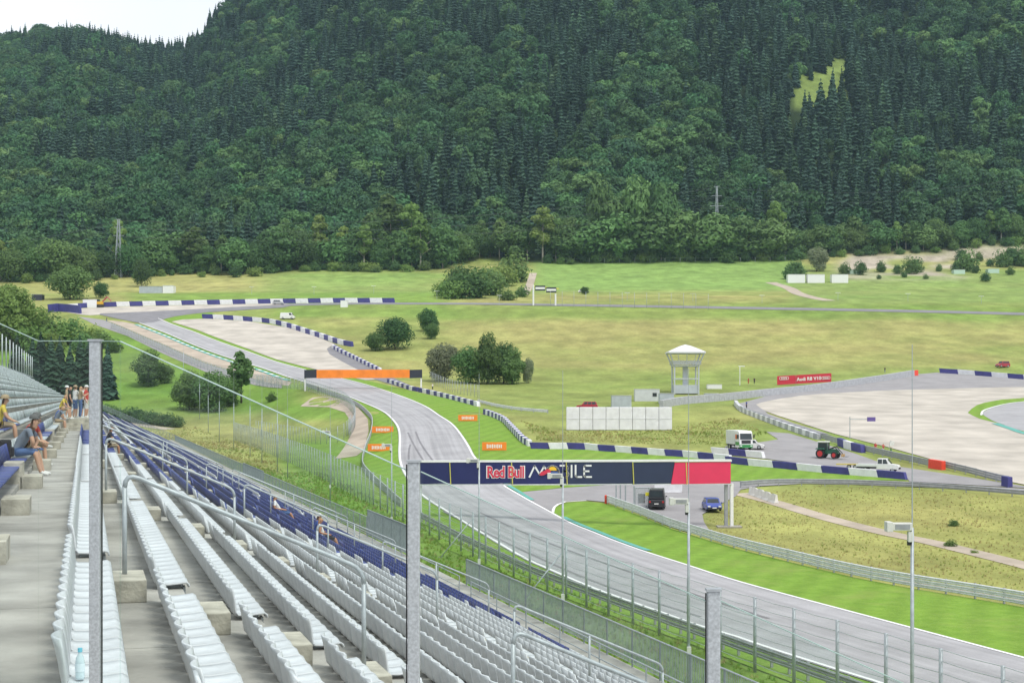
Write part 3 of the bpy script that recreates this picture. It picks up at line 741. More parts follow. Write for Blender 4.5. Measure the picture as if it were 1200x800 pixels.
lfence('stand_fence', 'long thin grey fence climbing round the far end of the stand', far, 1.15, 2.6, bal=.24, balw=.014)
# walkway rail
for s0, s1 in ((20, 60), (62, 118)):
    t = thing('walkway_rail', 'low double tube rail along the walkway under the stand seats', 'railing', SP(s0, WALK0+.1, WALKH), group='rails along the walkway')
    L_ = s1-s0
    for hh in (.55, 1.0): link('rail', MB().tube((0, 0, hh), US*L_+Vector((0, 0, hh)), .022, 6).mesh('rail', GALV), t)
    for k in range(int(L_/4)+1): link('post', MB().tube((0, 0, 0), (0, 0, 1.0), .024, 6).mesh('post', GALV), t, US*min(k*4, L_))
# tall posts behind the top of the upper tier
for k in range(12):
    y = 222+11.4*k; x = -.2732*y-11.7*1.0367+.3
    z = CZ+4.35
    t = thing('back_post', 'slim grey post standing along the top of the upper tier', 'post', (x, y, z), group='posts along the top of the upper tier')
    link('shaft', MB().tube((0, 0, 0), (0, 0, 4.6), .11, 8, .09).mesh('shaft', GALVL, True), t)
    link('foot', MB().box((0, 0, .05), (.5, .5, .1)).mesh('foot', GALV), t)

# glass wind screen across the block in front of the camera
GLASS = bpy.data.materials.new('tinted_glass'); GLASS.use_nodes = True
n = GLASS.node_tree; n.nodes.remove(n.nodes['Principled BSDF'])
tp = n.nodes.new('ShaderNodeBsdfTransparent'); gl = n.nodes.new('ShaderNodeBsdfGlossy'); gl.inputs['Roughness'].default_value = .05
nz = n.nodes.new('ShaderNodeTexNoise'); nz.inputs['Scale'].default_value = 1.5; t_ = n.nodes.new('ShaderNodeTexCoord'); n.links.new(t_.outputs['Object'], nz.inputs['Vector'])
r_ = n.nodes.new('ShaderNodeValToRGB'); r_.color_ramp.elements[0].color = (.935, .972, .955, 1); r_.color_ramp.elements[1].color = (.95, .98, .967, 1)
n.links.new(nz.outputs['Fac'], r_.inputs['Fac']); n.links.new(r_.outputs['Color'], tp.inputs['Color'])
mx = n.nodes.new('ShaderNodeMixShader'); mx.inputs['Fac'].default_value = .03; n.links.new(tp.outputs[0], mx.inputs[1]); n.links.new(gl.outputs[0], mx.inputs[2])
n.links.new(mx.outputs[0], n.nodes['Material Output'].inputs['Surface'])
GEDGE = mat('glass_edge', (.34, .46, .42), .3, var=.1, scale=8)
g1 = at(112, 400, 8.7); g2 = at(485, 541.5, 7.8); g3 = at(836, 692, 7.4); g4 = g3+(g3-g2)*1.0
screen = thing('glass_screen', 'tinted glass wind screen held by square galvanised posts across the seats', 'screen', (g1.x, g1.y, CZ-1.75))
so_ = screen.location
def flo(p):
    s = p.x*US.x+p.y*US.y; q = p.x*VS.x+p.y*VS.y
    if q < AISLE1: return 1.73
    n_ = max(1, min(NROW, int((q-(P1-.06))/TREAD)+1)); return floor_h(n_)
for g, w in ((g1, .06), (g2, .06), (g3, .06), (g4, .06)):
    zb = CZ-flo(g); ht = g.z-zb
    po = link('post', MB().box((0, 0, ht/2), (w, w, ht)).mesh('post', GALVL, bevel=.006), screen, Vector((g.x, g.y, zb))-so_, 0)
    link('cap', MB().box((0, 0, ht+.006), (w+.012, w+.012, .012)).mesh('cap', GALV), po)
    link('gasket', MB().box((0, 0, 0), (.006, w*.12, ht-.02)).mesh('gasket', BLACK), po, Vector(((w/2+.006)*(1 if g is g1 else -1), 0, ht/2)))
gl_ = at(-60, 353, 8.7); gk = at(45, 400, 8.7); gr = at(141, 400.5, 8.64)
def pane(a, b, drop):
    za, zb = drop
    d = (b-a); d.z = 0; nn = Vector((d.y, -d.x, 0)).normalized()*.006
    vs = []
    for q, dz in ((a, -za), (b, -zb), (b, 0), (a, 0)): vs.append(q+Vector((0, 0, dz))-nn-so_)
    for q, dz in ((a, -za), (b, -zb), (b, 0), (a, 0)): vs.append(q+Vector((0, 0, dz))+nn-so_)
    o = link('glass_pane', MB().hexa(vs).mesh('glass_pane', GLASS), screen)
    link('top_edge', MB().hexa([q-so_ for q in (a-nn*1.3+Vector((0,0,.001)), b-nn*1.3+Vector((0,0,.001)), b+nn*1.3+Vector((0,0,.001)), a+nn*1.3+Vector((0,0,.001)),
        a-nn*1.3+Vector((0,0,.005)), b-nn*1.3+Vector((0,0,.005)), b+nn*1.3+Vector((0,0,.005)), a+nn*1.3+Vector((0,0,.005)))]).mesh('top_edge', GEDGE), o)
off = Vector((.036, 0, 0))
pane(gl_, gk, (2.1, 1.95)); pane(gk, g1-off, (1.95, 1.95))
pane(g1+off, gr, (1.95, 1.95)); pane(gr, g2-off+Vector((0, 0, -.04)), (1.95, 1.8)); pane(g2+off+Vector((0, 0, -.05)), g3-off+Vector((0, 0, -.05)), (1.8, 1.8)); pane(g3+off+Vector((0, 0, -.05)), g4-off+Vector((0, 0, -.05)), (1.8, 1.8))

# water bottle left on the first row
wb = SP(9.55, P1-.27, H1-.02)
bt = thing('water_bottle', 'clear plastic water bottle with light blue cap on a white seat', 'bottle', wb)
CLR = mat('bottle_plastic', (.62, .74, .78), .15, var=.08, scale=6); CAPM = mat('bottle_cap', (.16, .55, .70), .4, var=.05)
prof = [(.0, 0), (.032, 0), (.034, .02), (.034, .13), (.03, .16), (.014, .19), (.013, .21)]
vs = []; fs = []
for r0, z0 in prof[1:]:
    for i in range(12): vs.append((r0*math.cos(i*math.pi/6), r0*math.sin(i*math.pi/6), z0))
for k_ in range(len(prof)-2):
    for i in range(12): fs.append((k_*12+i, k_*12+(i+1) % 12, (k_+1)*12+(i+1) % 12, (k_+1)*12+i))
fs.append(tuple(range(11, -1, -1)))
bt.scale = (.8, .8, .78); MB().add(vs, fs).build('body', CLR, bt, smooth=True); MB().tube((0, 0, .205), (0, 0, .235), .017, 12).build('cap', CAPM, bt)
MB().tube((0, 0, .06), (0, 0, .12), .0355, 12, cap=False).build('paper_sleeve', mat('bottle_sleeve', (.75, .85, .9), .5), bt)
# ------------------------------------------------------------------ vegetation
BARK = mat('bark', (.10, .08, .06), .9, var=.3, scale=3, bump=.4)
PALEBARK = mat('pale_bark', (.34, .31, .26), .9, var=.3, scale=3)
LEAF = leafmat('broad_leaves', (.066, .148, .058), .34, isl=.1)
LEAFD = leafmat('dark_leaves', (.050, .116, .052), .3, isl=.1)
LEAFL = leafmat('light_leaves', (.115, .215, .072), .25, isl=.1)
WILLOW = leafmat('silver_willow_leaves', (.20, .24, .14), .2)
NEEDLE = leafmat('spruce_needles', (.044, .090, .058), .38, trans=.2, isl=.12)
LARCH = leafmat('larch_needles', (.072, .138, .070), .3, trans=.2, isl=.12)
NLEAF = leafmat('near_leaves', (.125, .215, .072), .22, trans=.38)
NDARK = leafmat('near_dark_leaves', (.085, .165, .058), .2, trans=.35)
NLIGHT = leafmat('near_light_leaves', (.205, .315, .088), .2, trans=.42)
def quadcloud(C, N, size, rng, aspect=.7):
    """leaf clump quads at centres C, facing N"""
    n = len(C); N = N/np.maximum(np.linalg.norm(N, axis=1, keepdims=True), 1e-6)
    t = rng.normal(size=(n, 3)); t -= (t*N).sum(1, keepdims=True)*N; t /= np.maximum(np.linalg.norm(t, axis=1, keepdims=True), 1e-6)
    b = np.cross(N, t); s = (size*(.6+.8*rng.random(n)))[:, None]
    V = np.stack([C-t*s-b*s*aspect*.5, C-b*s*aspect*.6+t*s*.6, C+t*s+b*s*aspect*.4, C+b*s*aspect-t*s*.5], 1).reshape(-1, 3)
    return V, np.arange(n*4).reshape(n, 4)
def mesh_np(name, V, Fq, m):
    me = bpy.data.meshes.new(name); me.vertices.add(len(V)); me.vertices.foreach_set('co', np.ascontiguousarray(V, float).ravel())
    me.loops.add(Fq.size); me.loops.foreach_set('vertex_index', Fq.ravel().astype(np.int32))
    me.polygons.add(len(Fq)); me.polygons.foreach_set('loop_start', (np.arange(len(Fq))*Fq.shape[1]).astype(np.int32))
    me.update(calc_edges=True); me.materials.append(m); return me
def crown(name, seed, m, n=1500, size=.05, rx=.36, z0=.16, z1=1., clumps=22, top=.75, cs=.17):
    """a unit-height crown of leaf quads in uneven clumps"""
    rng = np.random.default_rng(seed); cc = []
    while len(cc) < clumps:
        p = rng.uniform(-1, 1, 3)
        if .25 < np.linalg.norm(p) < 1: cc.append(p)
    cc = np.array(cc); zc = (z0+z1)/2; hz = (z1-z0)/2
    wz = np.where(cc[:, 2] > 0, 1-(1-top)*cc[:, 2], 1+.1*cc[:, 2])
    ctr = np.stack([cc[:, 0]*rx*.78*wz, cc[:, 1]*rx*.78*wz, zc+cc[:, 2]*hz*.82], 1)
    r = cs*(.65+.7*rng.random(clumps))*(rx/.36)**.5
    k = rng.integers(0, clumps, n); d = rng.normal(size=(n, 3)); d /= np.linalg.norm(d, axis=1, keepdims=True)
    d[:, 2] = np.abs(d[:, 2])*np.where(rng.random(n) < .72, 1, -.7)
    rad = r[k]*(.72+.38*rng.random(n))
    C = ctr[k]+d*rad[:, None]*np.array([1, 1, .85])
    Nn = d+rng.normal(size=(n, 3))*.45+np.array([0, 0, .25])
    V, Fq = quadcloud(C, Nn, size, rng); return mesh_np(name, V, Fq, m)
def spruce(name, seed, m, tiers=17, per=8, r0=.15, lean=.0):
    rng = np.random.default_rng(seed); V = []; Fq = []
    for i in range(tiers):
        t = i/(tiers-1); z = .1+.88*t; R0 = r0*(1-t)**.8*(.85+.3*rng.random())+.012
        for j in range(per if t < .8 else 5):
            a = 2*math.pi*(j+rng.random()*.8)/per+i*1.3; L = R0*(.7+.5*rng.random()); w = L*.42+.012
            dx, dy = math.cos(a), math.sin(a); sx, sy = -dy, dx; dr = L*(.35+.3*rng.random())
            b = len(V)
            V += [(dx*.004, dy*.004, z+.03), (dx*L*.5+sx*w, dy*L*.5+sy*w, z-dr*.35), (dx*L, dy*L, z-dr), (dx*L*.5-sx*w, dy*L*.5-sy*w, z-dr*.35)]
            Fq.append((b, b+1, b+2, b+3))
            b = len(V); V += [(dx*L*.15, dy*L*.15, z+.025), (dx*L*.5, dy*L*.5, z+.01), (dx*L*.8, dy*L*.8, z-dr-.03), (dx*L*.3, dy*L*.3, z-dr*.6-.035)]
            Fq.append((b, b+1, b+2, b+3))
    b = len(V); V += [(-.006, 0, .95), (.006, 0, .95), (.002, 0, 1.02), (-.002, 0, 1.02)]; Fq.append((b, b+1, b+2, b+3))
    return mesh_np(name, np.array(V), np.array(Fq), m)
def trunk(name, m, h=.45, r=.018, limbs=5, seed=0, pos=.0):
    rng = random.Random(seed); mb = MB(); mb.tube((0, 0, -.02), (.005, 0, h*.6), r, 7, r*.75); mb.tube((.005, 0, h*.6), (0, .004, h*1.5), r*.75, 6, r*.25)
    for i in range(limbs):
        a = i*2.4+rng.random(); z = h*(.55+.5*i/limbs); L = .16+.1*rng.random()
        mb.tube((0, 0, z), (math.cos(a)*L, math.sin(a)*L, z+L*.8), r*.45, 5, r*.12)
    return mb.mesh(name, m, True)

# forest on the mountain: instances scattered by geometry nodes, one object
hid = []
def protoobj(name, me): o = bpy.data.objects.new(name, me); hid.append(o); return o
PRO = [protoobj('far_spruce', spruce('far_spruce', 1, NEEDLE, 13, 8, .20)), protoobj('far_spruce', spruce('far_spruce', 2, NEEDLE, 12, 8, .23)), protoobj('far_spruce', spruce('far_spruce', 3, NEEDLE, 15, 8, .165)),
       protoobj('far_larch', spruce('far_larch', 4, LARCH, 12, 8, .22)),
       protoobj('far_broadleaf', crown('far_broadleaf', 11, LEAF, 1500, .043, .40, .05, 1.0, 15, cs=.2)), protoobj('far_broadleaf', crown('far_broadleaf', 12, LEAFD, 1500, .043, .44, .05, .98, 16, cs=.2)),
       protoobj('far_broadleaf', crown('far_broadleaf', 13, LEAF, 1400, .043, .36, .1, 1.02, 13, cs=.2)), protoobj('far_broadleaf', crown('far_broadleaf', 14, LEAFL, 1500, .043, .40, .08, 1.0, 15, cs=.2))]
def scatter(name, pts, idx, sc, rot, protos, label, cat):
    me = bpy.data.meshes.new(name); me.vertices.add(len(pts)); me.vertices.foreach_set('co', np.ascontiguousarray(pts, float).ravel())
    for nm, tp, dat in (('kindno', 'INT', idx.astype(np.int32)), ('size', 'FLOAT_VECTOR', sc), ('turn', 'FLOAT_VECTOR', rot)):
        a = me.attributes.new(nm, tp, 'POINT')
        a.data.foreach_set('value' if tp == 'INT' else 'vector', np.ascontiguousarray(dat).ravel())
    o = link(name, me); g = bpy.data.node_groups.new(name, 'GeometryNodeTree')
    g.interface.new_socket('Geometry', in_out='INPUT', socket_type='NodeSocketGeometry'); g.interface.new_socket('Geometry', in_out='OUTPUT', socket_type='NodeSocketGeometry')
    gi = g.nodes.new('NodeGroupInput'); go = g.nodes.new('NodeGroupOutput'); jn = g.nodes.new('GeometryNodeJoinGeometry')
    def attr(nm, tp):
        q = g.nodes.new('GeometryNodeInputNamedAttribute'); q.data_type = tp; q.inputs['Name'].default_value = nm; return q.outputs[0]
    ki, si, ti = attr('kindno', 'INT'), attr('size', 'FLOAT_VECTOR'), attr('turn', 'FLOAT_VECTOR')
    for k, p in enumerate(protos):
        ob = g.nodes.new('GeometryNodeObjectInfo'); ob.inputs['Object'].default_value = p; ob.inputs['As Instance'].default_value = True
        cm = g.nodes.new('FunctionNodeCompare'); cm.data_type = 'INT'; cm.operation = 'EQUAL'; cm.inputs[3].default_value = k; g.links.new(ki, cm.inputs[2])
        ip = g.nodes.new('GeometryNodeInstanceOnPoints'); g.links.new(gi.outputs[0], ip.inputs['Points']); g.links.new(cm.outputs[0], ip.inputs['Selection'])
        g.links.new(ob.outputs['Geometry'], ip.inputs['Instance']); g.links.new(si, ip.inputs['Scale'])
        er = g.nodes.new('FunctionNodeEulerToRotation'); g.links.new(ti, er.inputs[0]); g.links.new(er.outputs[0], ip.inputs['Rotation'])
        g.links.new(ip.outputs[0], jn.inputs[0])
    g.links.new(jn.outputs[0], go.inputs[0])
    md = o.modifiers.new('scatter', 'NODES'); md.node_group = g
    return tag(o, label, cat, kind='stuff')
def forest():
    rng = np.random.default_rng(5); P = []
    y = 872.
    while y < 1960:
        st = 8.6+.0022*(y-880)
        xs = np.arange(-.47*y, .47*y, st)+rng.uniform(-.45, .45, len(np.arange(-.47*y, .47*y, st)))*st
        P.append(np.stack([xs, y+rng.uniform(-.5, .5, len(xs))*st], 1)); y += st
    P = np.concatenate(P); x, y = P[:, 0], P[:, 1]; z = TZ(x, y); px = 600+F*x/y; py = HZ-F*(z-CZ)/y
    keep = py < forest_line(px)-2
    u = (px-940)/46; keep &= ~((px > 928) & (px < 992) & (py > 110-u*36-6) & (py < 156-u*36))
    keep &= rng.random(len(x)) > .06
    x, y, z, px, py = x[keep], y[keep], z[keep], px[keep], py[keep]; n = len(x)
    patch = vnoise(x, y*.8, 75, 21)*.6+vnoise(x, y, 30, 22)*.4
    low = np.clip((py-190)/90, 0, 1)
    left = np.clip((560-px)/500, 0, 1)
    pb = np.clip((patch-.50+.18*low+.10*left-.12*(px > 800))*5+.18, .03, .92)
    isb = rng.random(n) < pb; r = rng.random(n)
    idx = np.where(isb, np.where(r < .4, 4, np.where(r < .62, 5, np.where(r < .82, 6, 7))), np.where(r < .34, 0, np.where(r < .62, 1, np.where(r < .90, 2, 3))))
    h = np.where(isb, rng.uniform(10, 25, n), rng.uniform(13, 34, n))*(1-.15*np.clip((y-1500)/400, 0, 1))
    wd = np.where(isb, rng.uniform(.85, 1.25, n), rng.uniform(.8, 1.25, n))
    sc = np.stack([h*wd, h*wd, h], 1); rot = np.stack([rng.normal(0, .03, n), rng.normal(0, .03, n), rng.uniform(0, 6.28, n)], 1)
    scatter('mountain_forest', np.stack([x, y, z-.3], 1), idx, sc, rot, PRO, 'dense mixed forest of spruce and broadleaf trees covering the mountain', 'forest')
forest()

# single trees and shrubs
CR = {'round': [crown('crown', 31, NLEAF, 7600, .025, .47, -.02, .98, 34, cs=.19), crown('crown', 32, NLEAF, 7600, .025, .44, -.0, .98, 32, cs=.19)],
      'dark': [crown('crown', 33, NDARK, 8200, .025, .52, -.04, .96, 36, cs=.2), crown('crown', 34, NDARK, 7600, .025, .46, -.02, .97, 32, cs=.19)],
      'light': [crown('crown', 35, NLIGHT, 11000, .02, .46, .0, .98, 34, cs=.18), crown('crown', 36, NLIGHT, 10000, .02, .42, .02, .98, 30, cs=.17)],
      'pale': [crown('crown', 51, LEAFL, 4200, .034, .46, .0, .98, 34, cs=.18), crown('crown', 52, LEAFL, 3800, .034, .42, .02, .98, 30, cs=.17)],
      'willow': [crown('crown', 37, WILLOW, 8000, .022, .46, -.02, .97, 34, cs=.19)],
      'tall': [crown('crown', 38, NLEAF, 2200, .03, .22, .16, 1., 26, .6, .12), crown('crown', 39, NLIGHT, 2000, .03, .2, .3, 1., 20, .7, .11)],
      'shrub': [crown('crown', 41, NLEAF, 1500, .06, .62, -.1, 1., 18, .8, .3), crown('crown', 42, NDARK, 1500, .06, .66, -.1, 1., 18, .8, .3), crown('crown', 43, NLIGHT, 1500, .06, .62, -.1, 1., 18, .8, .3)],
      'spruce': [spruce('crown', 44, NEEDLE, 26, 11, .19), spruce('crown', 45, NEEDLE, 24, 11, .22)]}
TK = {False: [trunk('trunk', BARK, .42, .02, 6, s) for s in range(3)], True: [trunk('trunk', PALEBARK, .5, .016, 5, s+7) for s in range(3)]}
STK = trunk('trunk', BARK, .6, .015, 0, 3)
tcount = [0]
def tree(kind, loc, h, label, cat='tree', w=1., group=None, var=None, pale=False, name=None):
    i = tcount[0]; tcount[0] += 1
    nm = name or {'spruce': 'spruce_tree', 'shrub': 'shrub', 'willow': 'willow_tree'}.get(kind, 'broadleaf_tree')
    o = thing(nm, label, cat, loc, (i*2.399) % 6.28, group); o.scale = (h*w, h*w, h)
    cr = CR[kind]; link('crown', cr[(i if var is None else var) % len(cr)], o)
    link('trunk', STK if kind == 'spruce' else TK[pale][i % 3], o)
    return o
def ptree(kind, px, py, hpx, label, **k):
    p = U(px, py); return tree(kind, p-Vector((0, 0, .15)), hpx*p.y/F, label, **k)
# the forest edge, tree by tree
rng = random.Random(12)
GE = 'trees standing along the foot of the forest'
LB = {'round': 'leafy green tree at the foot of the mountain forest', 'dark': 'dark round tree at the foot of the mountain forest', 'light': 'pale green tree at the foot of the mountain forest', 'tall': 'slender tall tree at the foot of the mountain forest', 'shrub': 'low shrub along the meadow edge below the mountain forest'}
px = -15.
while px < 1215:
    base = float(forest_line(px))+rng.uniform(-1, 2.5)
    kind = rng.choice(['round', 'round', 'dark', 'light', 'tall', 'light', 'tall'])
    if 655 < px < 900: kind = rng.choice(['round', 'light', 'round', 'dark'])
    hp = {'round': rng.uniform(30, 50), 'dark': rng.uniform(28, 42), 'light': rng.uniform(34, 54), 'tall': rng.uniform(44, 68)}[kind]
    if px > 930: hp *= .72
    ptree('pale' if kind == 'light' else kind, px, base, hp, LB[kind], w=rng.uniform(.9, 1.25), group=GE+' '+kind, pale=kind in ('tall', 'light'))
    px += rng.uniform(9, 19)
px = 20.
while px < 1210:
    if not (505 < px < 640): ptree('shrub', px, float(forest_line(px))+2+rng.uniform(0, 3), rng.uniform(6, 13), LB['shrub'], cat='shrub', w=rng.uniform(.8, 1.5), group='shrubs along the meadow edge')
    px += rng.uniform(9, 24)
for x_, y_, h_ in ((348, 316, 48), (408, 315, 42)): ptree('dark', x_, y_, h_, 'big round dark tree standing out in front of the forest edge', w=.95, group='round dark trees before the forest')
for x_, y_, h_ in ((458, 310, 86), (482, 312, 74), (437, 312, 66)): ptree('tall', x_, y_, h_, 'tall thin trunked tree in front of dark forest by the meadow corner', group='tall thin trunked trees by the meadow corner', pale=True, w=1.15)
for x_, y_, h_ in ((705, 306, 95), (745, 305, 100), (775, 305, 92)): ptree('pale', x_, y_, h_, 'tall sparse pale tree rising above the field edge', group='tall pale trees above the bright field', pale=True, w=.55, var=1)
for x_, y_, h_ in ((690, 306, 54), (722, 306, 62), (757, 305, 66), (795, 305, 60), (835, 305, 56), (870, 305, 52), (668, 307, 44), (902, 304, 48)): ptree('pale', x_, y_, h_, 'full leafy tree behind the bright green field', group='leafy trees behind the bright field', w=1.3)
# trees about the circuit
ptree('round', 82, 351, 42, 'spreading green tree behind the hairpin barrier', w=1.25)
ptree('dark', 118, 349, 20, 'small dark bush beside the spreading tree at the hairpin', w=1., name='small_tree')
ptree('dark', 166, 336, 34, 'small dark tree beside the grey roofed shed', w=.62)
ptree('light', 14, 408, 80, 'tall yellow green tree beyond the top of the stand', w=1.1, var=0)
ptree('light', -22, 410, 92, 'wide yellow green tree at the outer end of the stand', w=1.1, var=1)
for i, (x_, y_, h_) in enumerate(((52, 404, 34), (70, 404, 30), (88, 403, 26), (104, 405, 24), (120, 408, 19), (62, 412, 24), (95, 413, 22), (38, 412, 34), (134, 413, 14))):
    ptree('shrub', x_, y_, h_, 'bright leafy bush on the bank below the service road', cat='bush', w=1., group='bushes on the bank below the service road', var=2 if i % 2 else 0, name='bush')
for x_, y_, h_, w_ in ((38, 466, 72, 1.2), (60, 468, 74, 1.1), (82, 468, 66, 1.2), (104, 467, 70, 1.1), (126, 468, 66, 1.15), (20, 462, 70, 1.2), (70, 455, 62, 1.2), (48, 452, 64, 1.2), (94, 453, 60, 1.2)):
    ptree('spruce', x_, y_, h_, 'dark spruce in the clump behind the end of the stand', w=w_, group='spruces behind the end of the stand')
ptree('round', 174, 452, 40, 'round dark tree on the green slope', w=1.05); ptree('round', 193, 449, 24, 'small dark tree touching the round tree on the slope', w=1.)
for x_, y_, h_, w_ in ((222, 480, 44, 1.05), (246, 482, 50, 1.1), (268, 476, 34, 1.)):
    ptree('round', x_, y_, h_, 'grey green bushy tree between the stand and the track', w=w_, group='bushy trees between stand and track')
ptree('tall', 283, 472, 64, 'slender young tree beside the bushy trees near the track', w=1.0, var=0)
ptree('shrub', 318, 470, 10, 'low bush beside the track fence', cat='bush', name='bush')
for i in range(11):
    ptree('shrub', 112+i*9.5, 489+i*1.1, rng.uniform(11, 16), 'dark bush in the hedge above the sandy track', cat='bush', w=1.1, group='hedge bushes above the sandy track', var=i % 2, name='bush')
ptree('dark', 463, 409, 38, 'dome shaped dark bush on the meadow slope', w=1.05, var=0); ptree('round', 440, 411, 24, 'lighter bush leaning on the dome shaped dark bush', w=1.15)
ptree('dark', 502, 388, 28, 'round dark tree standing alone on the meadow slope', w=1., var=1); ptree('round', 505, 397, 20, 'small bright bush under the round dark tree', w=.95)
ptree('willow', 521, 447, 48, 'silvery willow at the end of the tree clump', w=.95)
for x_, y_, h_, k_, w_ in ((551, 449, 46, 'round', .95), (572, 450, 57, 'round', .7), (590, 449, 48, 'dark', .85), (600, 450, 40, 'round', .9)):
    ptree(k_, x_, y_, h_, 'green tree in the clump on the meadow behind the barrier', w=w_, group='green trees of the meadow clump')
ptree('willow', 619, 449, 32, 'narrow pale sapling at the edge of the tree clump', w=.5)
for x_, y_, h_, w_ in ((530, 350, 24, 1.1), (550, 349, 30, 1.3), (572, 346, 27, 1.2), (540, 340, 26, 1.2), (562, 338, 26, 1.2), (585, 335, 26, 1.2), (603, 330, 28, 1.1), (520, 347, 18, 1.1), (595, 352, 12, 1.4), (612, 348, 12, 1.)):
    ptree('shrub', x_, y_, h_, 'big rounded shrub in the thicket jutting into the meadow', cat='shrub', w=w_, group='thicket shrubs', var=rng.choice([0, 2, 0, 2]))
ptree('dark', 685, 345, 10, 'tiny round bush alone at the lower edge of the field', cat='bush', name='bush', w=1.1)
ptree('willow', 957, 318, 30, 'pale bushy tree at the corner of the bright field', w=1.)
for i, (x_, y_, h_) in enumerate(((925, 327, 16), (932, 327, 20), (990, 321, 12), (1008, 322, 14), (1033, 319, 12), (1052, 321, 10), (1068, 321, 18), (1075, 319, 15), (1100, 318, 8), (1120, 318, 10), (1133, 318, 22), (1125, 305, 12), (1148, 306, 10), (1160, 312, 8), (1175, 313, 18), (1188, 311, 20), (1200, 312, 22), (1155, 330, 10), (1184, 322, 9), (1143, 320, 9), (1060, 325, 7), (1030, 327, 5), (1085, 327, 6))):
    ptree('shrub', x_, y_, h_, 'green bush on the sandy ground above the far field', cat='bush', w=.85, group='bushes on the sandy ground', var=i % 2, name='bush')
for x_, y_, h_ in ((1114, 640, 9), (1117, 616, 8), (1142, 648, 6)): ptree('shrub', x_, y_, h_, 'weedy plant in the tall meadow beside the guardrail', cat='plant', group='weeds in the meadow', name='weed', w=1.2)

# tall grass: tufts by geometry nodes
GRS = [leafmat('grass_green', (.30, .37, .09), .2, .03, .5), leafmat('grass_gold', (.50, .43, .20), .2, .02, .5), leafmat('grass_lush', (.27, .42, .06), .2, .03, .5)]
def tuft(seed, m, n=16):
    r = random.Random(seed); V = []; Fq = []
    for i in range(n):
        a = r.random()*6.28; d = r.random()*.3; x, y = math.cos(a)*d, math.sin(a)*d; h = .45+.55*r.random(); l = (r.random()-.5)*.7; l2 = (r.random()-.5)*.7; b = r.random()*3.14; w = .035
        k = len(V); V += [(x-math.cos(b)*w, y-math.sin(b)*w, 0), (x+math.cos(b)*w, y+math.sin(b)*w, 0), (x+l*h*.6+.012, y+l2*h*.6, h), (x+l*h*.6-.012, y+l2*h*.6, h)]; Fq.append((k, k+1, k+2, k+3))
    return mesh_np('grass_tuft', np.array(V), np.array(Fq), m)
TUF = [protoobj('grass_tuft', tuft(1, GRS[0])), protoobj('grass_tuft', tuft(2, GRS[1])), protoobj('grass_tuft', tuft(3, GRS[2]))]
def inpoly(px, py, poly):
    c = np.zeros(len(px), bool); j = len(poly)-1
    for i in range(len(poly)):
        xi, yi = poly[i]; xj, yj = poly[j]
        c ^= ((yi > py) != (yj > py)) & (px < (xj-xi)*(py-yi)/((yj-yi) if yj != yi else 1e-9)+xi); j = i
    return c
def grass():
    rng = np.random.default_rng(9); out = []
    def area(poly, n, hs, mixp, xpr=None):
        xs = [p[0] for p in poly]; ys = [p[1] for p in poly]; W_ = [U(*p) for p in poly]
        x = rng.uniform(min(w.x for w in W_), max(w.x for w in W_), n*3); y = rng.uniform(min(w.y for w in W_), max(w.y for w in W_), n*3)
        k = inpoly(x, y, [(w.x, w.y) for w in W_]); x, y = x[k][:n], y[k][:n]
        p = vnoise(x, y, 9, 31)
        idx = np.where(rng.random(len(x)) < np.clip(mixp+(p-.5)*.9, .05, .95), 1, 0)
        h = rng.uniform(*hs, len(x))*(.6+.8*vnoise(x, y, 5, 33)); out.append((x, y, idx, h))
    area([(872,579),(960,569),(1100,575),(1230,590),(1230,664),(1103,634),(1041,621.5),(973,604.5),(911,586)], 1800, (.1, .26), .8)
    area([(828,606),(845,594),(866,581),(911,593),(973,612),(1041,629),(1103,642),(1230,674),(1230,706),(1085,683),(1000,672),(930,654),(860,636),(832,622)], 1800, (.1, .26), .8)
    area([(610,493),(650,505),(760,505),(860,490),(900,508),(850,522),(700,519),(630,516)], 2200, (.2, .4), .4)
    area([(170,505),(230,500),(300,520),(340,560),(300,548),(240,530)], 2500, (.2, .4), .65)
    # the bank between the stand and the catch fence
    n = 11000; Y = rng.uniform(45, 230, n); xp = rng.uniform(17.4, 35.0, n)
    x = xp-.2732*Y; out.append((x, Y, np.where(rng.random(n) < .12, 1, 2), rng.uniform(.12, .38, n)))
    x = np.concatenate([o[0] for o in out]); y = np.concatenate([o[1] for o in out]); idx = np.concatenate([o[2] for o in out]); h = np.concatenate([o[3] for o in out])
    n = len(x); sc = np.stack([h*1.4, h*1.4, h], 1); rot = np.stack([np.zeros(n), np.zeros(n), rng.uniform(0, 6.28, n)], 1)
    scatter('meadow_grass', np.stack([x, y, TZ(x, y)-.02], 1), idx, sc, rot, TUF, 'tall green and golden meadow grass on the banks beside the track', 'grass')
grass()
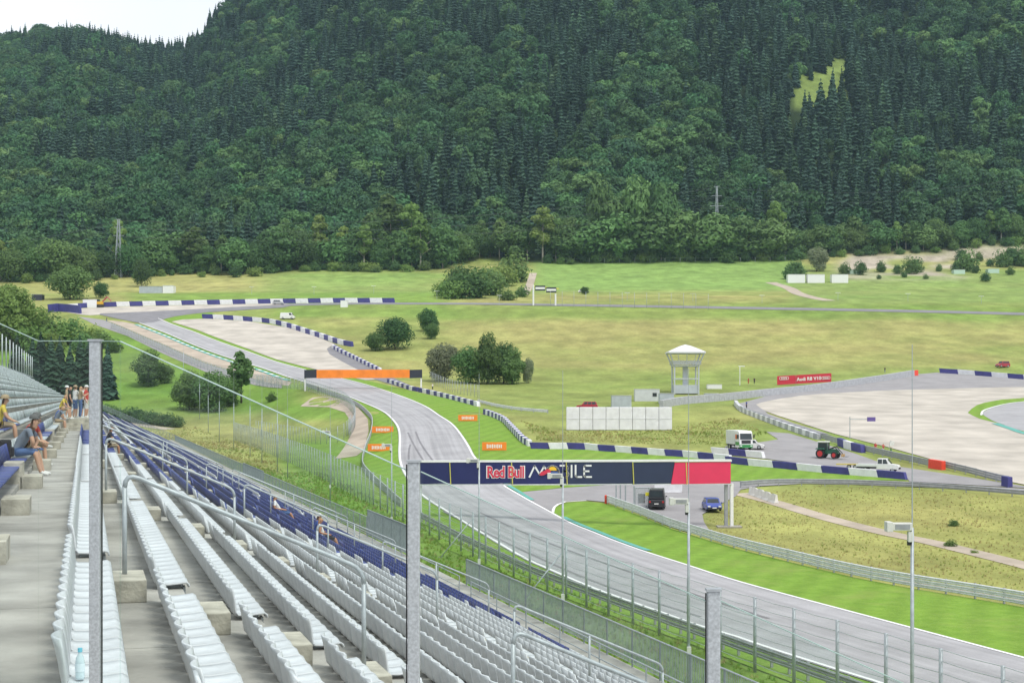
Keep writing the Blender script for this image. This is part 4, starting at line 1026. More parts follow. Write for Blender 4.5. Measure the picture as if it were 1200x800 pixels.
# ------------------------------------------------------------------ track furniture
NAVY = mat('navy_barrier_sheet', (.045, .042, .20), .5, var=.18, scale=1.2)
BWHITE = mat('white_barrier_sheet', (.70, .70, .72), .5, var=.1, scale=1.2)
GREYB = mat('grey_barrier_belt', (.38, .39, .41), .6, var=.15, scale=1.5)
REDB = mat('red_barrier', (.75, .06, .03), .5, var=.08)
RAIL = mat('guardrail_steel', (.66, .67, .69), .5, metal=.1, var=.12, scale=2)
RAILD = mat('dull_guardrail_steel', (.33, .34, .36), .55, metal=.3, var=.15, scale=2)
FSTEEL = mat('fence_post_steel', (.36, .40, .42), .5, metal=.3, var=.15, scale=4)
MESH = screenmat('chain_link', (.42, .46, .46), .10); MESHD = screenmat('dense_chain_link', (.40, .44, .45), .34)
def barrier(label, px, length, h=1.05, th=.8, cols=(0, 1), slant=.35, world=None, ends=None):
    W_ = world or upath(px); P = resample(W_, step=length); o0 = P[0]
    t = thing('crash_barrier', label, 'barrier', o0)
    m = {0: NAVY, 1: BWHITE, 2: GREYB, 3: REDB}
    for i in range(len(P)-1):
        a, b = P[i]-o0, P[i+1]-o0; d = b-a; dd = Vector((d.x, d.y, 0)).normalized(); nn = Vector((-dd.y, dd.x, 0))*th/2
        g = dd*.015; s = dd*slant; up = Vector((0, 0, h)); dn = Vector((0, 0, -.12))
        c = cols[i % len(cols)]
        vs = [a+g-nn+dn, b-g-nn+dn, b-g+nn+dn, a+g+nn+dn, a+g-nn*.9+up-s, b-g-nn*.9+up-s, b-g+nn*.9+up-s, a+g+nn*.9+up-s]
        MB().hexa(vs).build('block', m[c], t, bevel=.04)
    return t
def guardrail(label, px, rails=3, step=4., bw=.29, z0=.22, m=None, world=None, post=True, gap=.03):
    m = m or RAIL; W_ = world or upath(px); P = resample(W_, step=step); o0 = P[0]; t = thing('guardrail', label, 'guardrail', o0)
    H = z0+rails*(bw+gap)
    pm = MB().box((0, 0, H/2-.1), (.1, .14, H+.2)).mesh('post', RAILD)
    if post:
        for i, p in enumerate(P):
            d = P[min(i+1, len(P)-1)]-P[max(i-1, 0)]; link('post', pm, t, p-o0, math.atan2(d.y, d.x))
    prof = [(0, 0), (.06, .05), (.06, .10), (0, .145), (.06, .19), (.06, .24), (0, .29)]
    for k in range(rails):
        vs = []; fs = []; zb = z0+k*(bw+gap); np_ = len(prof)
        for i, p in enumerate(P):
            d = P[min(i+1, len(P)-1)]-P[max(i-1, 0)]; d.z = 0; d.normalize(); nn = Vector((-d.y, d.x, 0))
            nn = nn if nn.y < 0 else -nn                    # beam on the side toward the track in view
            for x, z in prof: vs.append(p-o0+nn*(x+.06)+Vector((0, 0, zb+z*bw/.29)))
        for i in range(len(P)-1):
            for j in range(np_-1): fs.append((i*np_+j, (i+1)*np_+j, (i+1)*np_+j+1, i*np_+j+1))
        link('rail', MB().add(vs, fs).mesh('rail', m), t)
    return t
def meshfence(label, path, h, step, name='catch_fence', post=.05, wires=6, m=None, n=6, top=0., group=None, wr=.014):
    P = resample(path, step=step); o0 = P[0]; t = thing(name, label, 'fence', o0, group=group)
    pm = MB().tube((0, 0, -.2), (0, 0, h), post, n).mesh('post', FSTEEL, True)
    for p in P: link('post', pm, t, p-o0)
    if m:
        vs = []; fs = []
        for p in P: vs += [p-o0+Vector((0, 0, .08)), p-o0+Vector((0, 0, h-.04))]
        for i in range(len(P)-1): fs.append((2*i, 2*i+2, 2*i+3, 2*i+1))
        link('wire_mesh', MB().add(vs, fs).mesh('wire_mesh', m), t)
    for k in range(wires):
        z = h*(k+1)/wires-.03
        pts = []
        for a, b in zip(P[:-1], P[1:]):
            pts += [a-o0+Vector((0, 0, z)), a.lerp(b, .5)-o0+Vector((0, 0, z-.05))]
        pts.append(P[-1]-o0+Vector((0, 0, z)))
        link('cable', MB().path(pts, wr, 3).mesh('cable', FSTEEL), t)
    return t
def spath(xp, Y0, Y1, k=10):
    return [ground(xp-.2732*y, y) for y in np.linspace(Y0, Y1, k)]
# catch fence and guardrail between stand and track
cf = [ground(xp-.2732*y, y) for y, xp in ((40, 36.2), (60, 35.6), (82, 34.7), (102, 34), (121, 33.5), (144, 33.3), (180, 33.2), (230, 33), (290, 32.6), (338, 32.2))]
meshfence('tall catch fence of grey posts and wire cables between stand and track', cf[:7], 3.9, 4.35, post=.085, wires=8, m=MESH, wr=.016)
meshfence('dense far stretch of catch fence beside the blue seats', cf[6:], 3.9, 2.6, post=.05, wires=4, m=MESHD)
gp = [ground(xp-.2732*y, y) for y, xp in ((40, 37.6), (60, 36.9), (82, 36.1), (102, 35.4), (121, 34.9), (144, 34.8), (165, 35.2))]
guardrail('dull double guardrail running behind the tall catch fence', None, 2, 2.0, world=gp, m=RAILD, z0=.35)
for y in (110.5, 136):
    a = ground(33.7-.2732*y, y)+Vector((0, 0, 3.2)); b = ground(30.6-.2732*(y-1.5), y-1.5)
    t = thing('fence_brace', 'slanting steel brace leaning against the tall catch fence', 'brace', b, group='braces of the catch fence')
    link('strut', MB().tube((0, 0, 0), a-b, .045, 8).mesh('strut', FSTEEL, True), t); link('foot', MB().box((0, 0, .02), (.3, .3, .08)).mesh('foot', FSTEEL), t)
# left low wall following the verge
lw = upath([(358,452),(385,462),(405,469),(420,477),(430,485.5),(436,494),(435,509),(429,525),(425,540),(426,550),(436,562),(453,578),(470,594)])
def lowwall(label, path, h=.95, th=.14, m=None, sheets=4.):
    P = resample(path, step=sheets); o0 = P[0]; t = thing('track_wall', label, 'wall', o0)
    for a, b in zip(P[:-1], P[1:]):
        d = (b-a); d.z = 0; d.normalize(); nn = Vector((-d.y, d.x, 0))*th/2; a_, b_ = a-o0+d*.01, b-o0-d*.01; u = Vector((0, 0, h))
        dn = Vector((0, 0, -.15))
        MB().hexa([a_-nn+dn, b_-nn+dn, b_+nn+dn, a_+nn+dn, a_-nn+u, b_-nn+u, b_+nn+u, a_+nn+u]).build('panel', m or GREYB, t, bevel=.02)
    return t
lowwall('pale low wall curving along the left verge of the track', lw)
meshfence('grey wire fence on posts behind the curving low wall', upath([(300,452),(330,455),(355,457),(380,465),(402,474),(414,487),(416,500),(409,514)]), 3.0, 2.6, name='wire_fence', wires=3, m=MESHD)
meshfence('wire fence around the small lawn below the service lane', upath([(300,508),(340,516),(370,520),(392,519),(405,513),(411,504)]), 3.0, 3., name='wire_fence', wires=2, m=MESH)
meshfence('long wire fence beside the left service road up the hill', upath([(130,385),(160,398),(200,416),(240,433),(280,445),(330,453)]), 2.6, 3.2, name='wire_fence', wires=3, m=MESHD)
# guardrails on the far side
guardrail('bright triple guardrail along the right verge beside the tall meadow', [(712,590.5),(752,605),(784,618.5),(806,625.5),(860,642),(931,660),(1002,677),(1070,690),(1143,702),(1200,712),(1330,735)], 3, 3.0)
guardrail('grey guardrail on the near side of the branch road', [(868,572),(900,569.5),(940,569),(1000,570),(1060,572.5),(1130,577),(1200,583),(1330,594)], 2, 3.0, m=RAILD, z0=.35)
guardrail('weathered guardrail between marshal yard and gravel trap', [(868,482),(900,494),(930,504),(960,514),(982,521)], 3, 3.0, m=RAILD)
guardrail('weathered guardrail behind the tractor along the gravel trap', [(1014,530),(1040,536),(1062,541),(1088,547)], 3, 3.0, m=RAILD)
guardrail('guardrail with grass at its foot beyond the red barrier', [(1107,549),(1140,557),(1162,563),(1182,567.5)], 3, 3.0, m=RAILD)
guardrail('pale guardrail curving away behind the barrier on the meadow', [(560,472),(585,478),(612,482),(642,484.5)], 2, 4.0, m=RAIL)
end = thing('rail_end_cap', 'orange red block at the end of the bright guardrail', 'rail end', U(711, 590)); MB().box((0, 0, .8), (.5, .7, .5)).box((0, 0, .25), (.5, .7, .5)).build('cushion', REDB, end, bevel=.05); MB().box((0, 0, .52), (.4, .55, .04)).build('spacer', BWHITE, end)
# barrier chains
barrier('navy and white barrier chain curving down from the slip road', [(568,485),(577,488),(590,494),(597,501),(607,511.5),(612,517),(621,523)], 1.9, cols=(0, 1), slant=.0)
barrier('long navy and white barrier chain behind the banner gantry', [(623,525.5),(640,526),(680,526),(700,528),(724,529.5),(774,533.5),(799,535),(828,538),(858,541)], 3.0)
barrier('short navy and white barrier chain in front of the parked truck', [(836,531.5),(866,534),(896,537)], 3.3, cols=(1, 0))
barrier('navy and white barrier chain in front of tractor and white pickup', [(853,542.5),(885,546),(914,548.5),(943,551.5),(973,554.5),(1004,557),(1036,559.5),(1063,562)], 4.5)
barrier('small striped barrier chain below the tree clump', [(492,459),(510,463),(530,468),(545,472),(561,476)], 3.0, cols=(0, 1))
barrier('striped barrier chain passing under the orange gantry', [(455,448),(470,453),(482,457),(490,458.5)], 2.8, cols=(0, 1), slant=.0)
barrier('thin striped barrier chain along the hill gravel trap apron', [(390,408),(400,413.5),(410,418),(422,424),(434,430),(446,436)], 2.6, cols=(1, 0), slant=0, h=1.2)
barrier('striped barrier chain round the top of the hill gravel trap', [(238,373),(262,374),(290,376),(316,378.5),(338,383.5),(352,388),(366,392.5),(380,397),(390,400.5),(400,403.5),(413,406)], 4.6, h=1.7, th=1.2)
barrier('striped barrier chain along the outside of the far hairpin', [(66,363.5),(83,361.5),(120,359.5),(180,358),(250,356.6),(320,355.4),(370,354.8),(400,354.4),(463,354.4)], 5.2, h=1.9, th=1.2)
barrier('dark barrier wall closing the outer end of the hairpin', [(57,366),(70,364.8),(95,367.5)], 4.5, h=3.2, cols=(0,))
barrier('striped barrier chain above the right hand gravel trap', [(1102,437),(1120,438),(1145,440),(1170,442),(1200,444.5),(1260,449)], 5.5, h=1.4)
barrier('grey tyre barrier along the upper edge of the gravel trap apron', [(775,478),(800,473.5),(840,470),(870,467),(900,463.5),(940,459.5),(980,454.5),(1007,450.5),(1040,445.5),(1070,440.5)], 2.2, h=1.7, th=1.0, cols=(2,), slant=0)
barrier('red end block of the grey tyre barrier', [(1069.5,440.5),(1075,440)], 2.2, h=1.6, cols=(3,), slant=0)
barrier('navy and white blocks set into the gravel trap guardrail', [(984,522),(996,526.5),(1012,530.5)], 3.2, cols=(0, 1, 0), h=1.3)
barrier('bright red barrier block in the gravel trap guardrail', [(1090,548),(1106,550.5)], 3.0, cols=(3,), h=1.3, slant=0)
barrier('grey and white tyre barrier curving round the tip of the gravel trap', [(862,474),(868,481),(884,488),(905,496),(930,505),(960,515)], 2.2, h=1.0, cols=(2, 1), slant=0)
barrier('navy end block of the far guardrail', [(1176,569.5),(1184,571)], 1.6, cols=(0,), h=1.4, slant=0)
JERS = mat('white_concrete_barrier', (.68, .67, .63), .8, var=.12, scale=1.5, bump=.2)
a, b = U(879, 579), U(910, 590)
for k in range(4):
    p = a.lerp(b, (k+.5)/4); d = b-a; o = thing('jersey_barrier', 'white concrete barrier block beside the meadow path', 'barrier', p, math.atan2(d.y, d.x), 'white concrete barrier blocks')
    L_ = d.length/4-.03
    vs = []
    for x in (-L_/2, L_/2): vs += [(x, -.32, 0), (x, .32, 0), (x, .2, .3), (x, .1, 1.05), (x, -.1, 1.05), (x, -.2, .3)]
    MB().add(vs, [(0, 1, 2, 3, 4, 5), (11, 10, 9, 8, 7, 6)]+[(i, (i+1) % 6, 6+(i+1) % 6, 6+i) for i in range(6)]).build('body', JERS, o); MB().box((0, 0, 1.07), (L_*.3, .12, .05)).build('lifting_lug', RAILD, o)
# text helper
def text_mesh(body, size, m, extrude=.01, bold=0., name='lettering', shear=0., space=1.):
    c = bpy.data.curves.new('t', 'FONT'); c.body = body; c.size = size; c.extrude = extrude; c.offset = bold; c.align_x = 'CENTER'; c.align_y = 'CENTER'; c.shear = shear; c.space_character = space; c.resolution_u = 3
    o = bpy.data.objects.new('t', c); me = evaluate(o); me.name = name
    me.materials.clear(); me.materials.append(m); return me
def upright(name, me, parent, loc, rz=0.): o = link(name, me, parent, loc); o.rotation_euler = (R(90), 0, rz); return o
GNAVY = mat('banner_navy', (.012, .016, .10), .5, var=.08, scale=.6); GNAVY2 = mat('banner_dark_navy', (.022, .032, .08), .5, var=.08, scale=.6)
PINK = mat('banner_pink', (.72, .035, .11), .5, var=.06, scale=.6); RBRED = mat('logo_red', (.62, .03, .07), .5, var=.03); YEL = mat('logo_yellow', (.85, .52, .03), .5, var=.03); LBLU = mat('logo_blue', (.05, .10, .30), .5)
STRAP = mat('yellow_strap', (.62, .58, .12), .6); PWHITE = mat('white_gloss_paint', (.78, .78, .77), .4, var=.05); ORNG = mat('banner_orange', (.90, .24, .02), .55, var=.12, scale=.5); DARKG = mat('banner_black', (.025, .028, .045), .5, var=.1)
# banner gantry over the track
gb = U(855, 618); GY = gb.y
def gx(px): return (px-600)/F*GY
def gz(py): return -(py-HZ)/F*GY+CZ
gan = thing('banner_gantry', 'wide navy banner gantry with red and white lettering over the track', 'gantry', (gx(855), GY, gb.z))
def gl_p(px, py, dy=0.): return Vector((gx(px), GY+dy, gz(py)))-gan.location
def gpanel(x0, x1, m, s0=0., s1=0., name='panel'):
    a, b, c, d = gl_p(x0-s0, 567), gl_p(x1-s1, 566), gl_p(x1+s1, 541), gl_p(x0+s0, 541.8); y = Vector((0, .9, 0)); g = Vector((.015, 0, 0))
    return MB().hexa([a+g, b-g, b-g+y, a+g+y, d+g, c-g, c-g+y, d+g+y]).build(name, m, gan)
for x0, x1, m in ((484, 527, GNAVY), (527, 599, GNAVY), (599, 663, GNAVY), (663, 741, GNAVY2), ): gpanel(x0, x1, m)
gpanel(741, 788.5, GNAVY2, 0, 2.2); gpanel(788.5, 856.5, PINK, 2.2, 0)
tr = MB(); tr.hexa([gl_p(483, 541.6, -.06), gl_p(857.5, 540.6, -.06), gl_p(857.5, 540.6, .96), gl_p(483, 541.6, .96), gl_p(483, 539.6, -.06), gl_p(857.5, 538.2, -.06), gl_p(857.5, 538.2, .96), gl_p(483, 539.6, .96)]); tr.build('top_beam', PWHITE, gan)
tr = MB(); tr.hexa([gl_p(483, 568.6, .02), gl_p(857.5, 567.4, .02), gl_p(857.5, 567.4, .9), gl_p(483, 568.6, .9), gl_p(483, 567.2, .02), gl_p(857.5, 566.2, .02), gl_p(857.5, 566.2, .9), gl_p(483, 567.2, .9)]); tr.build('bottom_beam', RAIL, gan)
for xs in (527, 599.5, 663.5, 741.5, 804): 
    a, b = gl_p(xs, 541.6, -.03), gl_p(xs+1.2, 567.2, -.03); MB().tube(a, b, .05, 6).build('strap', STRAP, gan)
hl = gz(566.5)-gb.z
for dx, m in ((-.32, RAILD), (.28, PWHITE)):
    MB().box((dx, .45, hl/2), (.34, .55, hl)).build('leg', m, gan, bevel=.03)
MB().box((0, .45, .08), (2.6, 1.8, .16)).build('footing', mat('footing_concrete', (.33, .31, .27), .9, bump=.2), gan)
lg = ground(gx(489), GY)-gan.location
MB().box((lg.x, .45, (gl_p(489, 566.5).z+lg.z)/2), (.9, .55, gl_p(489, 566.5).z-lg.z)).build('leg', RAIL, gan, bevel=.03); MB().box((lg.x, .45, lg.z+.08), (2.2, 1.8, .16)).build('footing', MATS['footing_concrete'], gan)
# lettering: two red words with a white outline, then thin white capitals
hh = (559.5-546.5)/F*GY
cen = gl_p(592.5, 553.5)
for m, dy, bd, nm in ((PWHITE, -.03, .11, 'letter_outline'), (RBRED, -.06, .035, 'lettering')):
    me = text_mesh('Red Bull', hh*1.42, m, .012, bd, nm, space=.93)
    w = max(v.co.x for v in me.vertices)-min(v.co.x for v in me.vertices); o = upright(nm, me, gan, cen+Vector((0, dy, 0))); k_ = (45.5 if nm == 'letter_outline' else 43.)/F*GY/w; o.scale = (k_, 1, 1)
st = .09
def stroke(pts, nm='lettering', m=PWHITE, r=st):
    mb = MB()
    P = [gl_p(x, y, -.05) for x, y in pts]
    for a, b in zip(P[:-1], P[1:]):
        d = (b-a).normalized(); nn = Vector((-d.z, 0, d.x))*r; e = d*r*.7; y = Vector((0, .04, 0))
        mb.hexa([a-e-nn, b+e-nn, b+e-nn+y, a-e-nn+y, a-e+nn, b+e+nn, b+e+nn+y, a-e+nn+y])
    return mb.build(nm, m, gan)
def arc(cx, cy, rx, ry, a0, a1, n=12): return [(cx+rx*math.cos(R(a0+(a1-a0)*i/n)), cy+ry*math.sin(R(a0+(a1-a0)*i/n))) for i in range(n+1)]
stroke([(620.5, 558.5), (626.5, 545.8), (632.5, 555.5), (637.5, 546.2), (641, 551)])
stroke(arc(647.5, 552.5, 7.4, 6.8, 200, 372)); stroke([(654.5, 554), (656.5, 558.5), (661.5, 558.5)])
stroke([(656.5, 545.3), (662.5, 545.3)]+arc(662.5, 548.5, 2.6, 3.2, -90, 90, 6)+[(659, 551.7), (663, 551.7)]+arc(663, 555.1, 3., 3.4, -90, 90, 6)+[(659, 558.5)])
stroke([(669.8, 545), (669.8, 558.8)]); stroke([(674.5, 545), (674.5, 557), (676, 558.5), (681.5, 558.5)])
stroke([(692.5, 545.3), (685.5, 545.3), (684.5, 546.5), (684.5, 557), (686, 558.5), (693, 558.5)]); stroke([(684.5, 551.8), (690, 551.8)])
def blob(px, m, nm, dy):
    P = [gl_p(x, y, dy) for x, y in px]; n_ = len(P); vs = P+[p+Vector((0, .02, 0)) for p in P]
    return MB().add(vs, [tuple(range(n_)), tuple(range(2*n_-1, n_-1, -1))]+[(i, (i+1) % n_, n_+(i+1) % n_, n_+i) for i in range(n_)]).build(nm, m, gan)
blob(arc(647.5, 551, 5., 4.6, 180, 360, 12), YEL, 'emblem_sun', -.08)
blob([(632, 556), (634, 552.5), (638, 551.3), (641, 549.2), (644, 549.5), (645.5, 552), (644.5, 555), (641, 554.5), (637.5, 556.3), (634, 557)], RBRED, 'emblem_animal', -.11)
blob([(645.5, 552.5), (649, 551.5), (653, 552.5), (656.5, 555), (655, 557.5), (651, 556.8), (647, 557), (645, 555)], LBLU, 'emblem_blue', -.11)  # blue part of the printed emblem
# orange gantry further up the track
ob = U(494.5, 456); OY = ob.y
og = thing('orange_gantry', 'plain orange banner gantry with black ends over the far track', 'gantry', (0, OY, 0))
def op(px, py, dy=0.): return Vector(((px-600)/F*OY, dy, -(py-HZ)/F*OY+CZ))
for x0, x1, m in ((356.5, 371, DARKG), (371, 480, ORNG), (480, 494.5, DARKG)):
    a, b, c, d = op(x0, 443), op(x1, 442.5), op(x1, 432.8), op(x0, 433.2); y = Vector((0, .9, 0))
    MB().hexa([a, b, b+y, a+y, d, c, c+y, d+y]).build('panel', m, og)
for x_ in (357.5, 493.5):
    g_ = tz((x_-600)/F*OY, OY+.4); t_ = op(x_, 443, .4); MB().box((t_.x, .4, (t_.z+g_)/2-.05), (.38, .5, t_.z-g_+.1)).build('leg', PWHITE, og)
MB().tube(op(374, 443, .3), Vector((op(374, 443).x, .3, tz(op(374, 443).x, OY))), .06, 6).build('support_pole', RAIL, og)
# orange advertising boards on the verges
for x0, x1, y0, y1 in ((436, 461, 499, 506.5), (431, 456.5, 519.5, 528), (537, 559.5, 485.5, 492.5), (565, 593.5, 517.5, 527)):
    p = U((x0+x1)/2, y1+1.2); s = p.y/F; w, h = (x1-x0)*s, (y1-y0)*s
    o = thing('advertising_board', 'small orange advertising board with white lettering on the verge', 'sign', p, 0, 'orange boards on the verges')
    MB().box((0, 0, h/2+.12), (w, .1, h)).build('board', ORNG, o, bevel=.02)
    mb = MB(); k = 9
    for i in range(k): mb.box((-w*.29+w*.58*i/(k-1), -.06, h/2+.12), (w*.045, .02, h*(.42 if i % 3 else .5)))
    mb.build('lettering', PWHITE, o)
    for sx in (-1, 1): MB().box((sx*w*.4, .12, h*.4), (.08, .2, h*.8)).build('leg', RAILD, o)
# loudspeaker poles in front of the stand
SPK = mat('speaker_housing', (.62, .62, .58), .5, var=.08)
for i, x_ in enumerate((1069, 807, 659.5, 561.5, 459, 387, 337, 325, 307, 293, 274, 257, 244, 234, 224, 215)):
    Y = 28*F/(x_-100); b = ground((x_-600)/F*Y, Y); hp = 8.2 if i < 7 else 8.6
    top = -(0)/F
    ys = {0: 618, 1: 588, 2: 558, 3: 540, 4: 522}.get(i)
    if ys: hp = -(ys-HZ)/F*Y+CZ-b.z
    o = thing('speaker_pole', 'grey pole with white loudspeaker and thin rod, '+('in front of the tall meadow', 'in front of the blue hatchback', 'in front of the yellow sun emblem', 'in front of the red lettering', 'beside the curving low wall', 'near the small fenced lawn')[i] if i < 6 else 'slim far pole with thin rod beyond the catch fence', 'pole', b, 0, 'loudspeaker poles along the bank' if i < 6 else 'far slim poles')
    link('shaft', MB().tube((0, 0, -.2), (0, 0, hp), .075, 8, .06).mesh('shaft', FSTEEL, True), o)
    link('lightning_rod', MB().tube((0, 0, hp), (0, 0, hp+6.2), .022, 5, .012).mesh('lightning_rod', FSTEEL), o)
    if i < 6:
        mb = MB(); mb.box((-.36, 0, .12), (.68, .3, .26)); mb.box((-.80, 0, .12), (.2, .44, .34)); mb.box((-.08, -.02, -.22), (.16, .2, .36))
        q = link('loudspeaker', mb.mesh('loudspeaker', SPK, bevel=.02), o, (0, 0, hp-.08))
        link('grille', MB().box((-.36, -.156, .12), (.5, .012, .16)).mesh('grille', RAILD), q); link('bracket', MB().box((-.1, 0, -.44), (.12, .16, .14)).mesh('bracket', BLACK), q)
        link('junction_box', MB().box((.0, -.14, 2.0), (.2, .16, .34)).mesh('junction_box', SPK, bevel=.01), o)
# observation tower
tp_ = U(803, 461); T = tp_.y/F
tw = thing('observation_tower', 'grey steel observation tower with flared deck and white hipped roof', 'tower', tp_)
TWG = mat('tower_steel', (.50, .53, .56), .5, metal=.1, var=.08); TWR = mat('tower_roof', (.66, .67, .68), .5, var=.05)
hb, hm, ht, hr = 24*T, 34*T, 50*T, 58*T; wb_, wt = 14*T, 20*T
def ring(w, z, r=.14, nm='ring_beam'):
    q = [(-w, -w, z), (w, -w, z), (w, w, z), (-w, w, z)]; mb = MB()
    for i in range(4): mb.tube(q[i], q[(i+1) % 4], r, 6)
    mb.build(nm, TWG, tw)
for sx in (-1, 1):
    for sy in (-1, 1): MB().tube((sx*wb_, sy*wb_, -.2), (sx*wb_, sy*wb_, 32*T), .2, 8).build('column', TWG, tw); MB().tube((sx*wb_, sy*wb_, 32*T), (sx*wt, sy*wt, 47*T), .18, 8).build('flared_column', TWG, tw)
ring(wb_, 17*T); ring(wb_*1.06, 32*T); ring(wt, 47*T)
for sx in (-1, 0, 1): MB().tube((sx*wb_*.55, -wb_*1.05, 32*T), (sx*wt*.55, -wt, 47*T), .09, 6).build('mullion', TWG, tw)
for s4 in range(4):
    a = s4*math.pi/2; MB().box((math.cos(a)*wb_*1.2, math.sin(a)*wb_*1.2, 36*T), (.06 if s4 % 2 == 0 else wb_*2.3, wb_*2.3 if s4 % 2 == 0 else .06, 5*T)).build('deck_rail', screenmat('rail_screen', (.5, .53, .56), .4) if s4 == 0 else MATS['rail_screen'], tw)
MB().box((0, 0, 32*T), (wb_*2.05, wb_*2.05, .16)).build('deck', TWG, tw); MB().box((0, 0, 5*T), (wb_*1.96, wb_*1.96, 10*T)).build('base_cabin', mat('tower_cabin', (.44, .48, .52), .6, var=.1, scale=.8), tw)
MB().box((0, 0, 20*T), (1.2, 1.2, 24*T)).build('stair_core', TWG, tw)
e = wt*1.08; MB().add([(-e, -e, 47*T), (e, -e, 47*T), (e, e, 47*T), (-e, e, 47*T), (-e, -e, 48.5*T), (e, -e, 48.5*T), (e, e, 48.5*T), (-e, e, 48.5*T), (-e*.3, -e*.3, 55.5*T), (e*.3, -e*.3, 55.5*T), (e*.3, e*.3, 55.5*T), (-e*.3, e*.3, 55.5*T), (0, 0, 57.5*T)],
    [(3, 2, 1, 0), (0, 1, 5, 4), (1, 2, 6, 5), (2, 3, 7, 6), (3, 0, 4, 7), (4, 5, 9, 8), (5, 6, 10, 9), (6, 7, 11, 10), (7, 4, 8, 11), (8, 9, 12), (9, 10, 12), (10, 11, 12), (11, 8, 12)]).build('roof', TWR, tw)
# cabins by the tower
CABW = mat('pale_cabin_panel', (.55, .57, .58), .6, var=.08, scale=.8); CABG = mat('grey_cabin_panel', (.42, .46, .49), .6, var=.1, scale=.8); WINM = mat('dark_window', (.03, .035, .04), .2, var=.2)
def cabin(label, x0, x1, y0, y1, m, win=None, depth=2.5, name='cabin', cat='cabin', ribs=0, group=None, vent=True):
    p = U((x0+x1)/2, y1); s = p.y/F; w, h = (x1-x0)*s, (y1-y0)*s; o = thing(name, label, cat, p, 0, group)
    MB().box((0, depth/2, h/2-.1), (w, depth, h+.2)).build('shell', m, o, bevel=.03)
    MB().box((0, depth/2, h+.04), (w*1.02, depth*1.04, .08)).build('roof', TWR, o)
    for k in range(ribs): MB().box((-w/2+w*(k+.5)/ribs, -.02, h/2), (.06, .05, h*.94)).build('rib', m, o)
    if win: MB().box((w*win, -.02, h*.55), (h*.35, .05, h*.3)).build('window', WINM, o)
    return o
cabin('long grey cabin at the left of the tower', 717, 740, 463.5, 477.5, CABG, depth=3, ribs=3)
cabin('pale cabin with a dark window behind the grey cabin', 744, 773, 456, 470, CABW, .3, depth=3)
cabin('low grey cabin between the pale cabin and the tower', 773, 790, 461, 473, CABG, depth=3)
cabin('grey wall cabin to the right of the tower foot', 826, 842, 461, 469, CABG, depth=2)
cabin('long low white box trailer beside the guardrail right of the tower', 829, 846, 450.5, 455.5, PWHITE, depth=2.4, name='trailer', cat='trailer')
# white sheeted wall of panels
wp = U(725, 504); s = wp.y/F
wl = thing('panel_wall', 'tall wall of eight white sheeted panels on the meadow', 'wall', wp)
SHEET = mat('white_tarpaulin', (.72, .72, .74), .6, var=.08, scale=.9, bump=.5, bscale=1.5)
for k in range(8):
    x = (663.5+15.5*k+7.75-725)*s; z1 = 1.0+.0*k
    pl = MB().box((x, 0, 13.7*s), (15.1*s, .5, 27*s)).build('panel', SHEET, wl, bevel=.12)
    MB().box((x, -.27, 13.5*s), (15.0*s, .04, .1)).build('strap', RAIL, pl)
    MB().box((x+7.55*s, .1, 13.5*s), (.09, .3, 27.4*s)).build('frame_post', RAILD, wl)
# camera sign on a mast over the gravel trap
sp_ = U(996, 514); s = sp_.y/F; o = thing('signal_mast', 'thin mast with arm and small purple light panel over the gravel', 'signal', sp_)
MB().tube((0, 0, 0), (0, 0, 26*s), .07, 6).build('mast', FSTEEL, o); MB().tube((0, 0, 23*s), (20*s, 0, 23.3*s), .05, 6).build('arm', FSTEEL, o); MB().box((25*s, 0, 23*s), (9.5*s, .3, 5*s)).build('light_panel', mat('signal_panel', (.12, .08, .28), .4), o)
# red audi banner on the bank
ap = U(943, 451); s = ap.y/F
au = thing('red_banner', 'long red banner with white lettering on the bank above the gravel trap', 'banner', ap, R(2.5)); ARED = mat('banner_red', (.55, .02, .045), .5, var=.05)
def tilt(x): return (x)*.055
wA = 64*s; hA = 10.2*s
for x0, x1 in ((-32.5, -10.5), (-10, 31.5)):
    vs = [(x0*s, 0, 2*s+tilt(x0*s)), (x1*s, 0, 2*s+tilt(x1*s)), (x1*s, .1, 2*s+tilt(x1*s)), (x0*s, .1, 2*s+tilt(x0*s))]; vs += [(a, b, c+hA) for a, b, c in vs]
    MB().hexa(vs).build('panel', ARED, au)
for x_ in (-31, -10.2, 10, 30): MB().tube((x_*s, .15, -.6), (x_*s, .15, 10*s), .08, 6).build('post', RAILD, au)
me = text_mesh('Audi R8 V10', 5.6*s, PWHITE, .02, .03); o = upright('lettering', me, au, (5*s, -.04, 7*s+.055*5*s)); o.rotation_euler = (R(90), R(-3.2), 0)
def rings(cx, cz, r):
    mb = MB()
    for k in range(4):
        c = cx+(k-1.5)*r*1.45
        P = [Vector((c+r*math.cos(a), -.06, cz+tilt(c)+r*math.sin(a))) for a in np.linspace(0, 2*math.pi, 13)]; mb.path(P, r*.2, 4)
    mb.build('emblem_rings', PWHITE, au)
rings(-24.5*s, 9.2*s, 1.7*s); rings(25*s, 7*s, 1.6*s)
